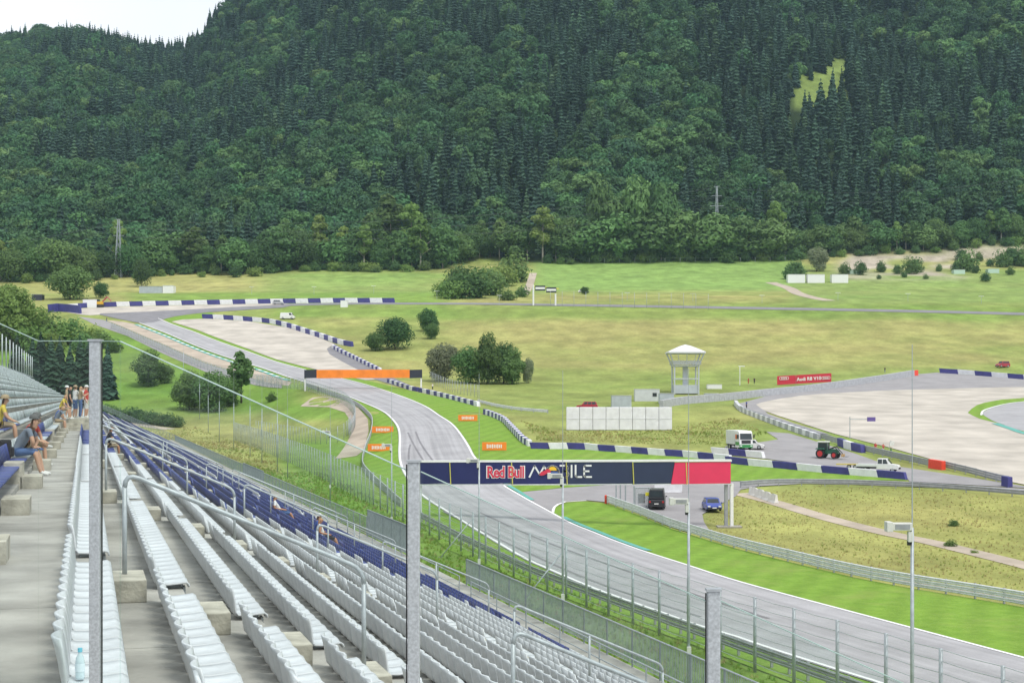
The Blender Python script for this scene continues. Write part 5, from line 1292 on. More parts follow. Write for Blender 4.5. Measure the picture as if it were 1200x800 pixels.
# ------------------------------------------------------------------ vehicles (local axes: x forward, y left, z up)
TYRE = mat('tyre_rubber', (.022, .022, .024), .85, var=.2, scale=5); RIM = mat('alloy_rim', (.45, .46, .48), .35, metal=.6); GLAZ = mat('car_glass', (.035, .045, .05), .12, var=.2, scale=1.5)
LAMP = mat('lamp_lens', (.75, .76, .74), .2, var=.05); TAIL = mat('tail_lens', (.45, .02, .02), .3); PLAST = mat('dark_trim', (.03, .03, .033), .6); PLATE = mat('number_plate', (.75, .75, .72), .5)
def wheel(par, x, y, r, w, rim=RIM):
    o = link('wheel', MB().disc_y((0, 0, 0), r*.98, w*.9, 18).mesh('wheel', TYRE, bevel=.03), par, (x, y, r))
    link('tyre', MB().disc_y((0, 0, 0), r, w*.6, 18).mesh('tyre', TYRE), o)
    s = 1 if y > 0 else -1
    link('rim', MB().disc_y((0, s*w*.42, 0), r*.62, w*.12, 14).mesh('rim', rim), o)
def paint(name, c, **k): return mat(name, c, .3, var=.05, scale=.8, spec=.6, **k)
def car(label, loc, rz, m, L=4.3, Wd=1.78, H=1.5, kind='hatch', cat='car', name='parked_car', rim=RIM):
    o = thing(name, label, cat, loc, rz); w = Wd/2; hb = H*(.60 if kind in ('hatch', 'suv') else .52)
    f = {'hatch': (.30, .16, -.30, -.44), 'suv': (.24, .12, -.40, -.47), 'van': (.40, .30, -.46, -.49)}[kind]
    lo = [(-L/2, .32), (-L/2+.05, .22), (L/2-.1, .22), (L/2, .36), (L/2-.03, hb*.72), (L/2-.22, hb*.84), (L*f[0], hb), (-L*.46, hb*1.02), (-L/2+.02, hb*.85)]
    MB().prism(lo, -w, w).build('body', m, o, bevel=.05)
    x0, x1, x2, x3 = L*f[0], L*f[1], L*f[2], L*f[3]; t = .84; wr = w*t
    vs = [(x3, -w*.96, hb-.01), (x0, -w*.96, hb-.01), (x0, w*.96, hb-.01), (x3, w*.96, hb-.01), (x2, -wr, H), (x1, -wr, H), (x1, wr, H), (x2, wr, H)]
    MB().hexa(vs).build('cabin', m, o, bevel=.05)
    def quadp(nm, a, b, c, d, out, mm=GLAZ): 
        P = [Vector(q) for q in (a, b, c, d)]; u = Vector(out); MB().hexa([p-u*.03 for p in P]+[p+u*.012 for p in P]).build(nm, mm, o)
    lerp = lambda p, q, s: tuple(p[i]+(q[i]-p[i])*s for i in range(3))
    A, B, C, D, E, F_, G_, H_ = vs
    quadp('windscreen', lerp(lerp(B, F_, .12), lerp(C, G_, .12), .08), lerp(lerp(C, G_, .12), lerp(B, F_, .12), .08), lerp(lerp(C, G_, .88), lerp(B, F_, .88), .08), lerp(lerp(B, F_, .88), lerp(C, G_, .88), .08), (1, 0, .6))
    quadp('rear_window', lerp(lerp(A, E, .25), lerp(D, H_, .25), .1), lerp(lerp(D, H_, .25), lerp(A, E, .25), .1), lerp(lerp(D, H_, .85), lerp(A, E, .85), .1), lerp(lerp(A, E, .85), lerp(D, H_, .85), .1), (-1, 0, .3))
    for p, q, r_, s_, yy in ((A, B, F_, E, -1), (D, C, G_, H_, 1)):
        spans = ((.06, .34), (.38, .64), (.68, .92)) if kind != 'van' else ((.74, .94),)
        for u0, u1 in spans:
            lo0, lo1 = lerp(p, q, u0), lerp(p, q, u1); hi0, hi1 = lerp(s_, r_, u0), lerp(s_, r_, u1)
            quadp('side_window', lerp(lo0, hi0, .14), lerp(lo1, hi1, .14), lerp(lo1, hi1, .84), lerp(lo0, hi0, .84), (0, yy, .2))
    for sy in (-1, 1):
        MB().box((L/2-.06, sy*w*.72, hb*.66), (.14, .32, .16)).build('headlight', LAMP, o, bevel=.02); MB().box((-L/2+.03, sy*w*.78, hb*.72), (.08, .22, .2)).build('tail_light', TAIL, o)
        MB().box((L*f[0]-.12, sy*(w+.08), hb+.08), (.12, .18, .12)).build('mirror', m, o)
        for x in (L*.31, -L*.30): wheel(o, x, sy*(w-.09), .33 if H < 1.8 else .36, .22, rim)
    MB().box((L/2-.02, 0, .36), (.1, Wd*.9, .2)).build('bumper', PLAST, o); MB().box((L/2+.035, 0, .42), (.02, .5, .11)).build('number_plate', PLATE, o)
    MB().box((-L/2+.02, 0, .4), (.1, Wd*.9, .2)).build('bumper', PLAST, o); MB().box((-L/2-.035, 0, .62), (.02, .5, .11)).build('number_plate', PLATE, o)
    return o
PW = paint('white_car_paint', (.75, .75, .74)); PBK = paint('black_car_paint', (.02, .02, .024)); PBL = paint('blue_car_paint', (.04, .07, .32)); PRD = paint('red_car_paint', (.36, .02, .04))
def up(px, py, dz=.1): q = U(px, py); q.z += dz; return q
car('black van seen from behind parked beside the bright guardrail', up(770, 595.5), R(83), PBK, 4.9, 1.95, 2.25, 'van', 'van', 'parked_van')
car('blue hatchback parked at the edge of the tall meadow', up(834, 598.5), R(-88), PBL, 4.1, 1.75, 1.45)
car('white car parked across the nose of the truck', up(880, 526.5), R(-12), PW, 4.3, 1.78, 1.5)
car('dark red off road car parked on the grass above the barrier', up(1175, 430.5), R(205), PRD, 4.3, 1.85, 1.85, 'suv')
car('dull red car behind the white panel wall', up(688, 480.2), R(175), PRD, 4.6, 1.85, 1.7, 'suv')
car('white delivery van on the slope behind the gravel trap barrier', up(337, 374), R(-4), PW, 5.6, 2.0, 2.4, 'van', 'van', 'parked_van')
car('pale car driving on the far road below the bright field', up(683, 343), R(0), PW, 4.6, 1.8, 1.5)
car('grey car beside the far hairpin barrier', up(326, 357), R(10), paint('grey_car_paint', (.35, .36, .37)), 4.6, 1.9, 1.8, 'suv')
# crew cab flatbed
pk = thing('flatbed_pickup', 'white crew cab flatbed pickup behind the navy barrier', 'pickup', up(1031, 553.5), R(-22)); L = 5.6
MB().prism([(-.35, .45), (2.75, .42), (2.78, .85), (2.6, 1.05), (1.75, 1.18), (-.35, 1.15)], -.95, .95).build('body', PW, pk, bevel=.05)
MB().hexa([(-.3, -.92, 1.14), (1.75, -.92, 1.14), (1.75, .92, 1.14), (-.3, .92, 1.14), (-.2, -.8, 1.95), (1.05, -.8, 1.95), (1.05, .8, 1.95), (-.2, .8, 1.95)]).build('cabin', PW, pk, bevel=.06)
MB().hexa([(1.66, -.8, 1.2), (1.70, -.8, 1.2), (1.70, .8, 1.2), (1.66, .8, 1.2), (1.13, -.7, 1.86), (1.17, -.7, 1.86), (1.17, .7, 1.86), (1.13, .7, 1.86)]).build('windscreen', GLAZ, pk)
for sy in (-1, 1):
    for x0, x1 in ((-.15, .45), (.55, 1.25)): MB().hexa([(x0, sy*.935-.01, 1.22), (x1, sy*.935-.01, 1.22), (x1, sy*.935+.01, 1.22), (x0, sy*.935+.01, 1.22), (x0+.03, sy*.84-.01, 1.84), (x1-.25*(x1 > 1), sy*.84-.01, 1.84), (x1-.25*(x1 > 1), sy*.84+.01, 1.84), (x0+.03, sy*.84+.01, 1.84)]).build('side_window', GLAZ, pk)
    MB().box((2.7, sy*.7, .8), (.14, .3, .2)).build('headlight', LAMP, pk)
    for x in (1.9, -1.9): wheel(pk, x, sy*.84, .36, .24)
MB().box((2.77, 0, .55), (.1, 1.8, .26)).build('bumper', PLAST, pk); MB().box((-1.75, 0, .82), (2.9, 2.0, .1)).build('bed', RAIL, pk)
for sy in (-1, 1): MB().box((-1.75, sy*.99, 1.0), (2.9, .05, .28)).build('bed_side', PW, pk)
MB().box((-1.75, 0, .6), (2.8, .8, .2)).build('chassis', PLAST, pk)
tl = thing('flat_trailer', 'low yellow flat trailer behind the white pickup', 'trailer', up(999, 549.5), R(-14)); MB().box((0, 0, .62), (4.6, 2.0, .14)).build('bed', mat('trailer_yellow', (.50, .40, .10), .6, var=.15), tl); MB().box((3.0, 0, .5), (1.6, .14, .12)).build('drawbar', PLAST, tl)
for sy in (-1, 1):
    for x in (-.5, .4): wheel(tl, x, sy*.95, .3, .2)
# truck
tk = thing('box_truck', 'white box truck with green trim and black cab windows in the yard', 'truck', up(867, 527.5), R(-79))
TGRN = paint('truck_green', (.03, .25, .06)); TORG = paint('truck_orange', (.75, .14, .03))
MB().box((-1.6, 0, 2.25), (4.8, 2.5, 2.5)).build('cargo_box', mat('truck_box_panel', (.66, .68, .67), .5, var=.06, scale=.7), tk, bevel=.05)
MB().prism([(1.0, .5), (3.3, .5), (3.38, 1.2), (3.32, 2.0), (3.05, 3.15), (2.6, 3.45), (1.0, 3.45)], -1.24, 1.24).build('cab', PW, tk, bevel=.08)
MB().hexa([(3.33, -1.1, 1.95), (3.38, -1.1, 1.95), (3.38, 1.1, 1.95), (3.33, 1.1, 1.95), (3.08, -1.05, 3.0), (3.13, -1.05, 3.0), (3.13, 1.05, 3.0), (3.08, 1.05, 3.0)]).build('windscreen', GLAZ, tk)
MB().box((3.36, 0, .75), (.12, 2.48, .55)).build('bumper', TGRN, tk, bevel=.03); MB().box((3.37, 0, 1.5), (.06, 1.7, .6)).build('grille', PLAST, tk)
for sy in (-1, 1):
    MB().box((2.4, sy*1.25, 2.4), (1.0, .04, .8)).build('side_window', GLAZ, tk); MB().box((1.5, sy*1.25, 2.4), (.6, .04, .8)).build('side_panel', TORG, tk); MB().box((2.2, sy*1.255, 1.2), (2.0, .03, .6)).build('side_skirt', TGRN, tk)
    MB().box((3.2, sy*1.5, 2.5), (.14, .2, .6)).build('mirror', PLAST, tk); MB().box((3.42, sy*.95, .8), (.06, .35, .2)).build('headlight', LAMP, tk)
    for x in (2.2, -2.2, -3.2): wheel(tk, x, sy*1.08, .5, .3)
MB().box((-.9, 0, .85), (5.8, .9, .3)).build('chassis', PLAST, tk); tk.scale = (.9, .9, .9)
# tractor with front loader
tr = thing('tractor', 'green tractor with red wheels and front loader in the yard', 'tractor', up(970, 537.5), R(-32)); TG = paint('tractor_green', (.025, .12, .07)); RR = mat('red_rim', (.50, .03, .03), .5)
MB().prism([(-.2, .75), (2.0, .8), (2.05, 1.35), (1.7, 1.6), (.3, 1.65), (-.2, 1.6)], -.36, .36).build('bonnet', TG, tr, bevel=.05)
MB().box((-.9, 0, 1.15), (1.4, 1.0, .7)).build('chassis', TG, tr, bevel=.04)
cb = MB()
for sx, sy in ((-1.6, -.7), (-1.6, .7), (.15, -.7), (.15, .7)): cb.tube((sx, sy, 1.4), (sx*.93-.03, sy*.9, 2.75), .05, 6)
cb.build('cab_frame', TG, tr); MB().box((-.75, 0, 2.08), (1.6, 1.3, 1.2)).build('cab_glass', GLAZ, tr, bevel=.04); MB().box((-.75, 0, 2.84), (1.85, 1.5, .16)).build('roof', PWHITE, tr, bevel=.04)
for sy in (-1, 1):
    wheel(tr, -1.1, sy*.85, .82, .48, RR); wheel(tr, 1.45, sy*.8, .58, .38, RR)
    MB().hexa([(-1.95, sy*.85-.28, 1.55), (-.3, sy*.85-.28, 1.55), (-.3, sy*.85+.28, 1.55), (-1.95, sy*.85+.28, 1.55), (-1.75, sy*.85-.28, 1.75), (-.5, sy*.85-.28, 1.75), (-.5, sy*.85+.28, 1.75), (-1.75, sy*.85+.28, 1.75)]).build('mudguard', TG, tr)
    MB().tube((.2, sy*.5, 1.5), (1.5, sy*.5, 2.0), .08, 6).tube((1.5, sy*.5, 2.0), (2.7, sy*.5, .7), .08, 6).build('loader_arm', PLAST, tr)
tr.scale = (.86, .86, .9); MB().box((2.85, 0, .55), (.15, 1.5, .5)).build('fork_carriage', mat('fork_wood', (.42, .27, .12), .8), tr)
for sy in (-.4, .4): MB().box((3.3, sy, .34), (.9, .12, .06)).build('fork', PLAST, tr)

# ------------------------------------------------------------------ people
SKIN = mat('skin', (.52, .30, .20), .6, var=.06, scale=5); SKIN2 = mat('tanned_skin', (.42, .20, .11), .6, var=.06, scale=5)
def cloth(name, c): return mat(name, c, .85, var=.14, scale=7, bump=.2)
CL = {'grey': cloth('grey_cloth', (.16, .19, .24)), 'denim': cloth('denim_cloth', (.07, .13, .28)), 'white': cloth('white_cloth', (.72, .71, .69)), 'khaki': cloth('khaki_cloth', (.36, .28, .18)), 'black': cloth('black_cloth', (.02, .02, .025)), 'red': cloth('red_cloth', (.50, .06, .05)),
      'yellow': cloth('yellow_cloth', (.62, .48, .08)), 'blue': cloth('blue_cloth', (.06, .12, .36)), 'orange': cloth('orange_cloth', (.75, .16, .03)), 'brown': cloth('brown_hair', (.09, .05, .03)), 'blond': cloth('blond_hair', (.42, .28, .12)), 'shoe': cloth('white_shoe', (.66, .66, .64)), 'cap': cloth('grey_cap', (.12, .12, .12)), 'green': cloth('green_cloth', (.06, .2, .08))}
def stand_pose(arm='down', lean=0.):
    J = {'pelvis': (0, 0, .94, .13), 'waist': (.0, 0, 1.12, .125), 'chest': (.01+lean*.5, 0, 1.33, .15), 'neck': (.01+lean, 0, 1.50, .06), 'head': (.03+lean, 0, 1.60, .088), 'crown': (.02+lean, 0, 1.70, .082)}
    for s, q in ((1, 'l'), (-1, 'r')):
        J['hip'+q] = (0, s*.09, .90, .10); J['knee'+q] = (.03, s*.10, .50, .068); J['ank'+q] = (-.02, s*.11, .09, .045); J['toe'+q] = (.15, s*.13, .035, .036)
        J['sho'+q] = (.01+lean, s*.18, 1.42, .068)
        if arm == 'down': J['elb'+q] = (.0+lean, s*.24, 1.14, .046); J['wri'+q] = (.1+lean, s*.22, .90, .032); J['han'+q] = (.14+lean, s*.2, .82, .03)
        else: J['elb'+q] = (.12+lean, s*.22, 1.17, .046); J['wri'+q] = (.32+lean, s*.12, 1.26, .032); J['han'+q] = (.39+lean, s*.08, 1.31, .03)
    return J
def sit_pose(fwd=.12, knee=.45, foot=.5, cross=False, drop=.43, arms='knees'):
    J = {'pelvis': (0, 0, .11, .14), 'waist': (fwd*.35, 0, .27, .13), 'chest': (fwd*.9, 0, .48, .15), 'neck': (fwd*1.5, 0, .65, .06), 'head': (fwd*1.5+.04, 0, .75, .088), 'crown': (fwd*1.5+.03, 0, .85, .082)}
    for s, q in ((1, 'l'), (-1, 'r')):
        J['hip'+q] = (.04, s*.1, .10, .105); J['knee'+q] = (knee, s*.13, .10, .07); J['ank'+q] = (foot, s*.13, -drop+.08, .045); J['toe'+q] = (foot+.17, s*.15, -drop+.035, .036)
        J['sho'+q] = (fwd*1.3, s*.18, .58, .068)
        if arms == 'knees': J['elb'+q] = (fwd*1.3+.1, s*.25, .31, .046); J['wri'+q] = (knee-.06, s*.16, .22, .032); J['han'+q] = (knee+.03, s*.13, .19, .03)
        else: J['elb'+q] = (fwd*1.3-.05, s*.27, .33, .046); J['wri'+q] = (.2, s*.2, .24, .032); J['han'+q] = (.28, s*.16, .23, .03)
    if cross: J['kneer'] = (knee, -.02, .19, .07); J['ankr'] = (foot+.02, .16, .07, .045); J['toer'] = (foot+.16, .2, .05, .036)
    return J
BON = [('pelvis', 'waist'), ('waist', 'chest'), ('chest', 'neck'), ('neck', 'head'), ('head', 'crown')]
for q in 'lr': BON += [('pelvis', 'hip'+q), ('hip'+q, 'knee'+q), ('knee'+q, 'ank'+q), ('ank'+q, 'toe'+q), ('chest', 'sho'+q), ('sho'+q, 'elb'+q), ('elb'+q, 'wri'+q), ('wri'+q, 'han'+q)]
def body_mesh(J, top, leg, skin, hair, shoe, sleeves=.5, shorts=True):
    names = list(J); V = [Vector(J[k][:3]) for k in names]; rad = [J[k][3] for k in names]; E = [(names.index(a), names.index(b)) for a, b in BON]
    # fingers and thumb from each hand, a nose from the head
    for q in 'lr':
        h = names.index('han'+q); w = V[names.index('wri'+q)]; d = (V[h]-w).normalized(); side = d.cross(Vector((0, 0, 1)));
        if side.length < .1: side = Vector((0, 1, 0))
        side.normalize(); dn = Vector((0, 0, -1))
        for k, (o_, l_) in enumerate(((-.03, .065), (-.01, .078), (.012, .075), (.032, .058))):
            a = len(V); V.append(V[h]+d*.04+side*o_); rad.append(.011); V.append(V[h]+d*(.04+l_)+side*o_+dn*.02); rad.append(.009); E += [(h, a), (a, a+1)]
        a = len(V); V.append(V[h]-d*.005+side*.045*(1 if q == 'r' else -1)); rad.append(.012); V.append(V[h]+d*.04+side*.06*(1 if q == 'r' else -1)+dn*.01); rad.append(.010); E += [(h, a), (a, a+1)]
    h = names.index('head'); a = len(V); V.append(V[h]+Vector((.105, 0, .0))); rad.append(.014); E.append((h, a))
    me = bpy.data.meshes.new('body'); me.from_pydata(V, E, []); me.update()
    o = bpy.data.objects.new('tmp', me); sk = o.modifiers.new('skin', 'SKIN'); sk.use_smooth_shade = True
    for i, v in enumerate(me.skin_vertices[0].data): v.radius = (rad[i], rad[i]); v.use_root = (i == names.index('pelvis'))
    sb = o.modifiers.new('sub', 'SUBSURF'); sb.levels = sb.render_levels = 1
    out = evaluate(o); out.name = 'body'
    out.materials.clear()
    for m in (skin, top, leg, shoe, hair): out.materials.append(m)
    segs = []
    for a, b in BON:
        r = 0
        if a in ('pelvis',) and b == 'waist': r = 1
        elif b in ('chest',) or b.startswith('sho') or (a, b) == ('chest', 'neck'): r = 1
        elif b.startswith('elb'): r = 'arm'
        elif b.startswith('hip'): r = 2
        elif b.startswith('knee'): r = 2
        elif b.startswith('ank'): r = 'shin'
        elif b.startswith('toe'): r = 3
        segs.append((Vector(J[a][:3]), Vector(J[b][:3]), r, a, b))
    hd = Vector(J['head'][:3]); cr = Vector(J['crown'][:3])
    for p in out.polygons:
        c = p.center; best = (9, 0, 0, '')
        for a, b, r, na, nb in segs:
            d = b-a; t = max(0, min(1, (c-a).dot(d)/d.length_squared)); ds = (c-a-d*t).length/(J[na][3]*(1-t)+J[nb][3]*t)
            if ds < best[0]: best = (ds, t, r, nb)
        ds, t, r, nb = best; mi = r if isinstance(r, int) else 0
        if r == 'arm': mi = 1 if t < sleeves else 0
        if r == 'shin': mi = 0 if shorts else 2
        if nb == 'neck' and t > .7: mi = 0
        if (c-hd).length < .16 and (nb in ('head', 'crown')):
            if c.z > hd.z+.055 or (c.x < hd.x-.03 and c.z > hd.z-.05): mi = 4
        p.material_index = mi; p.use_smooth = True
    return out
def hat(kind, J, m, par):
    c = Vector(J['crown'][:3])-Vector((0, 0, .01)); mb = MB(); vs = []; n_ = 12
    rings_ = ((.105, -.02), (.10, .03), (.075, .07), (.02, .085))
    for r, z in rings_:
        for i in range(n_): vs.append((c.x+r*math.cos(i*2*math.pi/n_)*1.1, c.y+r*math.sin(i*2*math.pi/n_), c.z+z))
    fs = [(k*n_+i, k*n_+(i+1) % n_, (k+1)*n_+(i+1) % n_, (k+1)*n_+i) for k in range(3) for i in range(n_)]+[tuple(range(3*n_, 4*n_))]
    mb.add(vs, fs)
    if kind == 'cap': mb.box((c.x+.15, c.y, c.z-.02), (.14, .14, .012))
    else: mb.tube((c.x, c.y, c.z-.03), (c.x, c.y, c.z-.018), .17, 14)
    mb.build('hat', m, par, smooth=False)
def person(label, loc, rz, J, top, leg, hair='brown', skin=SKIN, shoe='shoe', sleeves=.5, shorts=True, hatk=None, hatm='cap', group=None, sc=1.):
    o = thing('person', label, 'person', loc, rz, group); o.scale = (sc,)*3
    link('body', body_mesh(J, CL[top], CL[leg], skin, CL[hair], CL[shoe], sleeves, shorts), o)
    if hatk: hat(hatk, J, CL[hatm], o)
    e = Vector(J['head'][:3])
    for sy in (-1, 1):
        MB().box((e.x+.082, sy*.034, e.z+.03), (.012, .022, .012)).build('eye', CL['black'], o); MB().box((e.x-.0, sy*.092, e.z+.0), (.035, .02, .06)).build('ear', skin, o, bevel=.006)
    MB().box((e.x+.086, 0, e.z-.05), (.012, .05, .012)).build('mouth', CL['red'], o)
    return o
FACE = YAW
def seat_up(Y, k=0): return SP(sof(Y, -1.45), AISLE0-.30-UT*k, 1.75-.45-UR*k)
person('man in grey shirt and denim shorts sitting forward beside the aisle', seat_up(34.2), FACE-.15, sit_pose(.26, .46, .58, arms='knees', drop=.43), 'grey', 'denim', hatk='cap', sleeves=.6)
person('man with cap and khaki shorts sitting with crossed legs by the aisle', seat_up(39.0), FACE-.25, sit_pose(.2, .47, .52, True), 'red', 'khaki', hatk='cap')
person('man in sun hat seated in the row behind the two men', seat_up(42.5, 1), FACE, sit_pose(.12, drop=.42), 'yellow', 'khaki', hatk='brim', hatm='khaki')
person('person with red cap seated in the third upper row', seat_up(45.0, 2), FACE, sit_pose(.1, drop=.42), 'black', 'black', hatk='cap', hatm='red')
LH = 1.13
def land(px, s): return SP(s, (px-100)/F*(s*US.y)/1.0367, LH)
person('person in white shirt and pale sun hat standing on the landing', land(88, 86.5), FACE+.6, stand_pose('up'), 'white', 'denim', hatk='brim', hatm='khaki')
person('person in dark clothes standing at the back of the landing group', land(82, 88.5), FACE, stand_pose(), 'black', 'black')
person('person in pale top and blue trousers standing on the landing', land(94, 86.0), FACE+.3, stand_pose('up'), 'khaki', 'denim', shorts=False, hair='blond')
person('person in red and white top at the end of the landing', land(101, 87.2), FACE-.4, stand_pose(), 'red', 'white', hatk='cap', hatm='white')
person('person in yellow shirt sitting on the landing edge', SP(84.7, -1.35+.1, LH-.4), FACE-.3, sit_pose(.15, drop=.43), 'yellow', 'khaki', hair='blond')
person('person in blue shirt sitting beside the landing group', seat_up(80.5), FACE-.2, sit_pose(.2, drop=.43), 'blue', 'denim')
person('person in grey shirt sitting low beside the landing steps', SP(83.0, AISLE0-.3, 1.30), FACE, sit_pose(.25, drop=.43), 'grey', 'khaki', hair='blond')
person('person in white shirt with dark shorts at the landing rail', land(98, 89.4), FACE+1., stand_pose('up'), 'white', 'black')
person('person in brown top standing behind the landing group', land(78, 90.2), FACE, stand_pose(), 'khaki', 'denim', hatk='cap', hatm='white')
bp = thing('backpack', 'dark backpack on the step behind the man in grey', 'bag', SP(sof(33.2, -1.6), AISLE0-.45, 1.30), FACE); MB().box((0, 0, .2), (.25, .3, .4)).build('bag_body', CL['black'], bp, bevel=.06); MB().box((.14, 0, .14), (.08, .22, .2)).build('pocket', CL['black'], bp, bevel=.03)
def rowseat(n_, Y): return SP(sof(Y, rp_(n_)), rp_(n_)-.26, seat_h(n_))
person('man in dark shirt and khaki shorts in the second white row', rowseat(2, 63), FACE, sit_pose(.1, drop=.42), 'black', 'khaki', skin=SKIN2)
person('woman in white top sunbathing on the blue seats', rowseat(11, 58), FACE, sit_pose(-.06, .46, .62, drop=.42, arms='lap'), 'white', 'black', hair='blond', skin=SKIN2, sleeves=.1)
person('man in blue shirt sitting next to the woman in white', rowseat(11, 59.4), FACE, sit_pose(.04, .46, .6, drop=.42, arms='lap'), 'blue', 'denim', skin=SKIN2, hatk='cap', hatm='white')
person('man in white shirt and light blue shorts lounging on blue seats', rowseat(11, 70.7), FACE, sit_pose(-.16, .46, .7, drop=.42, arms='lap'), 'white', 'denim', skin=SKIN2)
# marshals and others about the circuit
for i, (x_, y_, t_, l_, lab) in enumerate(((1026, 531, 'red', 'white', 'marshal in red and white leaning on the guardrail'), (1035, 532, 'red', 'white', 'second marshal in red beside the striped barrier'), (1044, 531.5, 'white', 'green', 'marshal in white and green at the guardrail'), (861, 524, 'black', 'black', 'person in black standing by the truck'), (857, 524, 'blue', 'black', 'person in blue next to the truck'), (877, 450, 'red', 'red', 'marshal in red on the upper bank'), (884, 450, 'black', 'black', 'marshal in black on the upper bank'), (1037, 437, 'black', 'grey', 'photographer in dark clothes behind the tyre barrier'), (373, 460, 'black', 'black', 'person in black under the orange gantry'), (507, 457, 'white', 'black', 'person in white by the barrier under the orange gantry'), (125, 377, 'black', 'denim', 'person standing at the hairpin road edge'), (153, 357, 'orange', 'orange', 'marshal in orange behind the far hairpin barrier'), (875, 479, 'blue', 'black', 'person in blue at the tip of the gravel trap'))):
    p = U(x_, y_); person(lab, p, R(-90+i*25), stand_pose('up' if i % 2 else 'down'), t_, l_, shorts=False)
flag = thing('marshal_flag', 'green and white flag leaning on the guardrail by the marshals', 'flag', up(1041, 533)); MB().tube((0, 0, 0), (.3, 0, 2.2), .03, 6).build('pole', FSTEEL, flag); MB().add([(.16, 0, 1.2), (.9, .1, 1.4), (1.0, .05, 2.1), (.3, 0, 2.2), (.16, .02, 1.2), (.9, .12, 1.4), (1.0, .07, 2.1), (.3, .02, 2.2)], [(0, 1, 2, 3), (7, 6, 5, 4)]).build('cloth', CL['white'], flag)

# ------------------------------------------------------------------ small and distant things
cabin('grey shed with white doors on the golden field', 163, 190, 335.5, 343.5, CABG, depth=7, ribs=4, name='shed', cat='shed'); cabin('white end block of the shed on the golden field', 190.5, 203, 334.5, 343.5, PWHITE, depth=6, name='shed', cat='shed')
for x0, x1 in ((923.5, 943.5), (946.5, 966.5), (975, 994)): cabin('white container at the edge of the far field', x0, x1, 321.5, 331.5, PWHITE, depth=5, name='container', cat='container', group='white containers by the far field', ribs=5)
for x0, x1, y1 in ((996, 1009, 321), (1118, 1131, 321), (1158, 1171, 320)): cabin('small pale green hut on the sandy ground', x0, x1, y1-5, y1, mat('pale_green_hut', (.45, .60, .50), .6), depth=5, name='hut', cat='hut', group='pale green huts')
cabin('tiny white cabin behind the hairpin barrier', 97, 113, 351, 360.5, PWHITE, depth=3); cabin('dark roofed hut beside the trees at the hairpin', 37, 49, 345, 352, DARKG, depth=4, name='hut', cat='hut')
cabin('white timekeeping cabin beside the striped barrier', 399, 407, 352, 360, PWHITE, depth=3)
dg_ = thing('excavator', 'small yellow and red digger behind the hairpin barrier', 'digger', up(116, 360)); MB().box((0, 0, 1.6), (3.4, 2, 1.2)).build('body', mat('digger_yellow', (.65, .38, .02), .5), dg_, bevel=.1); MB().box((-.5, 0, 2.6), (1.6, 1.6, 1.2)).build('cab', GLAZ, dg_); MB().box((0, 0, .5), (3.8, 2.3, .9)).build('track_base', PLAST, dg_); MB().tube((1.2, 0, 2), (3.4, 0, 4.2), .25, 6).tube((3.4, 0, 4.2), (5.0, 0, 2.4), .2, 6).build('boom', PRD, dg_)
# hanging road sign
rs = U(625, 358); s = rs.y/F; o = thing('overhead_sign', 'white framed overhead road sign with black and yellow boards', 'sign', rs)
MB().tube((0, 0, 0), (0, 0, 24*s), .35, 8).build('post', PWHITE, o); MB().tube((26*s, 0, -.5), (26*s, 0, 14*s), .35, 8).build('post', PWHITE, o); MB().tube((0, 0, 22.5*s), (30*s, 0, 19.5*s), .25, 6).build('arm', mat('sign_yellow', (.65, .60, .08), .6), o)
for x0, x1, z in ((2, 14, 17.5), (15, 27, 15.5)): 
    q = MB().box(((x0+x1)/2*s, -.2, z*s+1), ((x1-x0)*s, .3, 6*s)).build('board', DARKG, o); MB().box(((x0+x1)/2*s, -.38, z*s+1), ((x1-x0)*s*.92, .06, 2.4*s)).build('text_panel', PWHITE, q)
# pylons and power lines
def pylon(px, py, hpx, label, arms=True):
    b = U(px, py); h = hpx*b.y/F; o = thing('power_pylon', label, 'pylon', b); w = h*(.055 if px < 400 else .03); mb = MB(); lv = 8
    for sx, sy in ((-1, -1), (1, -1), (1, 1), (-1, 1)): mb.tube((sx*w, sy*w, -.5), (sx*w*.22, sy*w*.22, h*.97), .22, 4)
    mb.build('corner_legs', FSTEEL, o); mb = MB()
    for i in range(lv):
        z0, z1 = h*.95*i/lv, h*.95*(i+1)/lv; a, c = w*(1-.78*z0/h), w*(1-.78*z1/h)
        for (p, q) in (((-1, -1), (1, -1)), ((1, -1), (1, 1)), ((1, 1), (-1, 1)), ((-1, 1), (-1, -1))): mb.tube((p[0]*a, p[1]*a, z0), (q[0]*c, q[1]*c, z1), .12, 3).tube((q[0]*a, q[1]*a, z0), (p[0]*c, p[1]*c, z1), .12, 3)
    mb.build('lattice', FSTEEL, o)
    tips = []
    for k, (zz, ww) in enumerate(((.70, .17), (.84, .13), (.97, .07))):
        MB().tube((-h*ww*.55, 0, h*zz), (h*ww*.55, 0, h*zz), .16, 4).build('cross_arm', FSTEEL, o); tips += [b+Vector((-h*ww*.5, 0, h*zz-.5)), b+Vector((h*ww*.5, 0, h*zz-.5))]
    return tips
t1 = pylon(139, 325, 70, 'tall steel lattice pylon before the forest near the hairpin'); t2 = pylon(840, 300, 84, 'slender steel lattice pylon rising behind the leafy trees')
WIRE = mat('power_wire', (.12, .13, .14), .5)
for k in range(6):
    a, b = t1[k], t2[k]; c = b+(b-a)*.75; z_ = a-(b-a)*.4
    for i, (p, q) in enumerate(((a, b), (b, c), (z_, a))):
        P = [p.lerp(q, t)-Vector((0, 0, 9*4*t*(1-t))) for t in np.linspace(0, 1, 17)]
        o = thing('power_line', 'thin sagging power line strung across the forest front', 'power line', P[0], group='power lines'); link('wire', MB().path([v-P[0] for v in P], .06, 3).mesh('wire', WIRE), o)
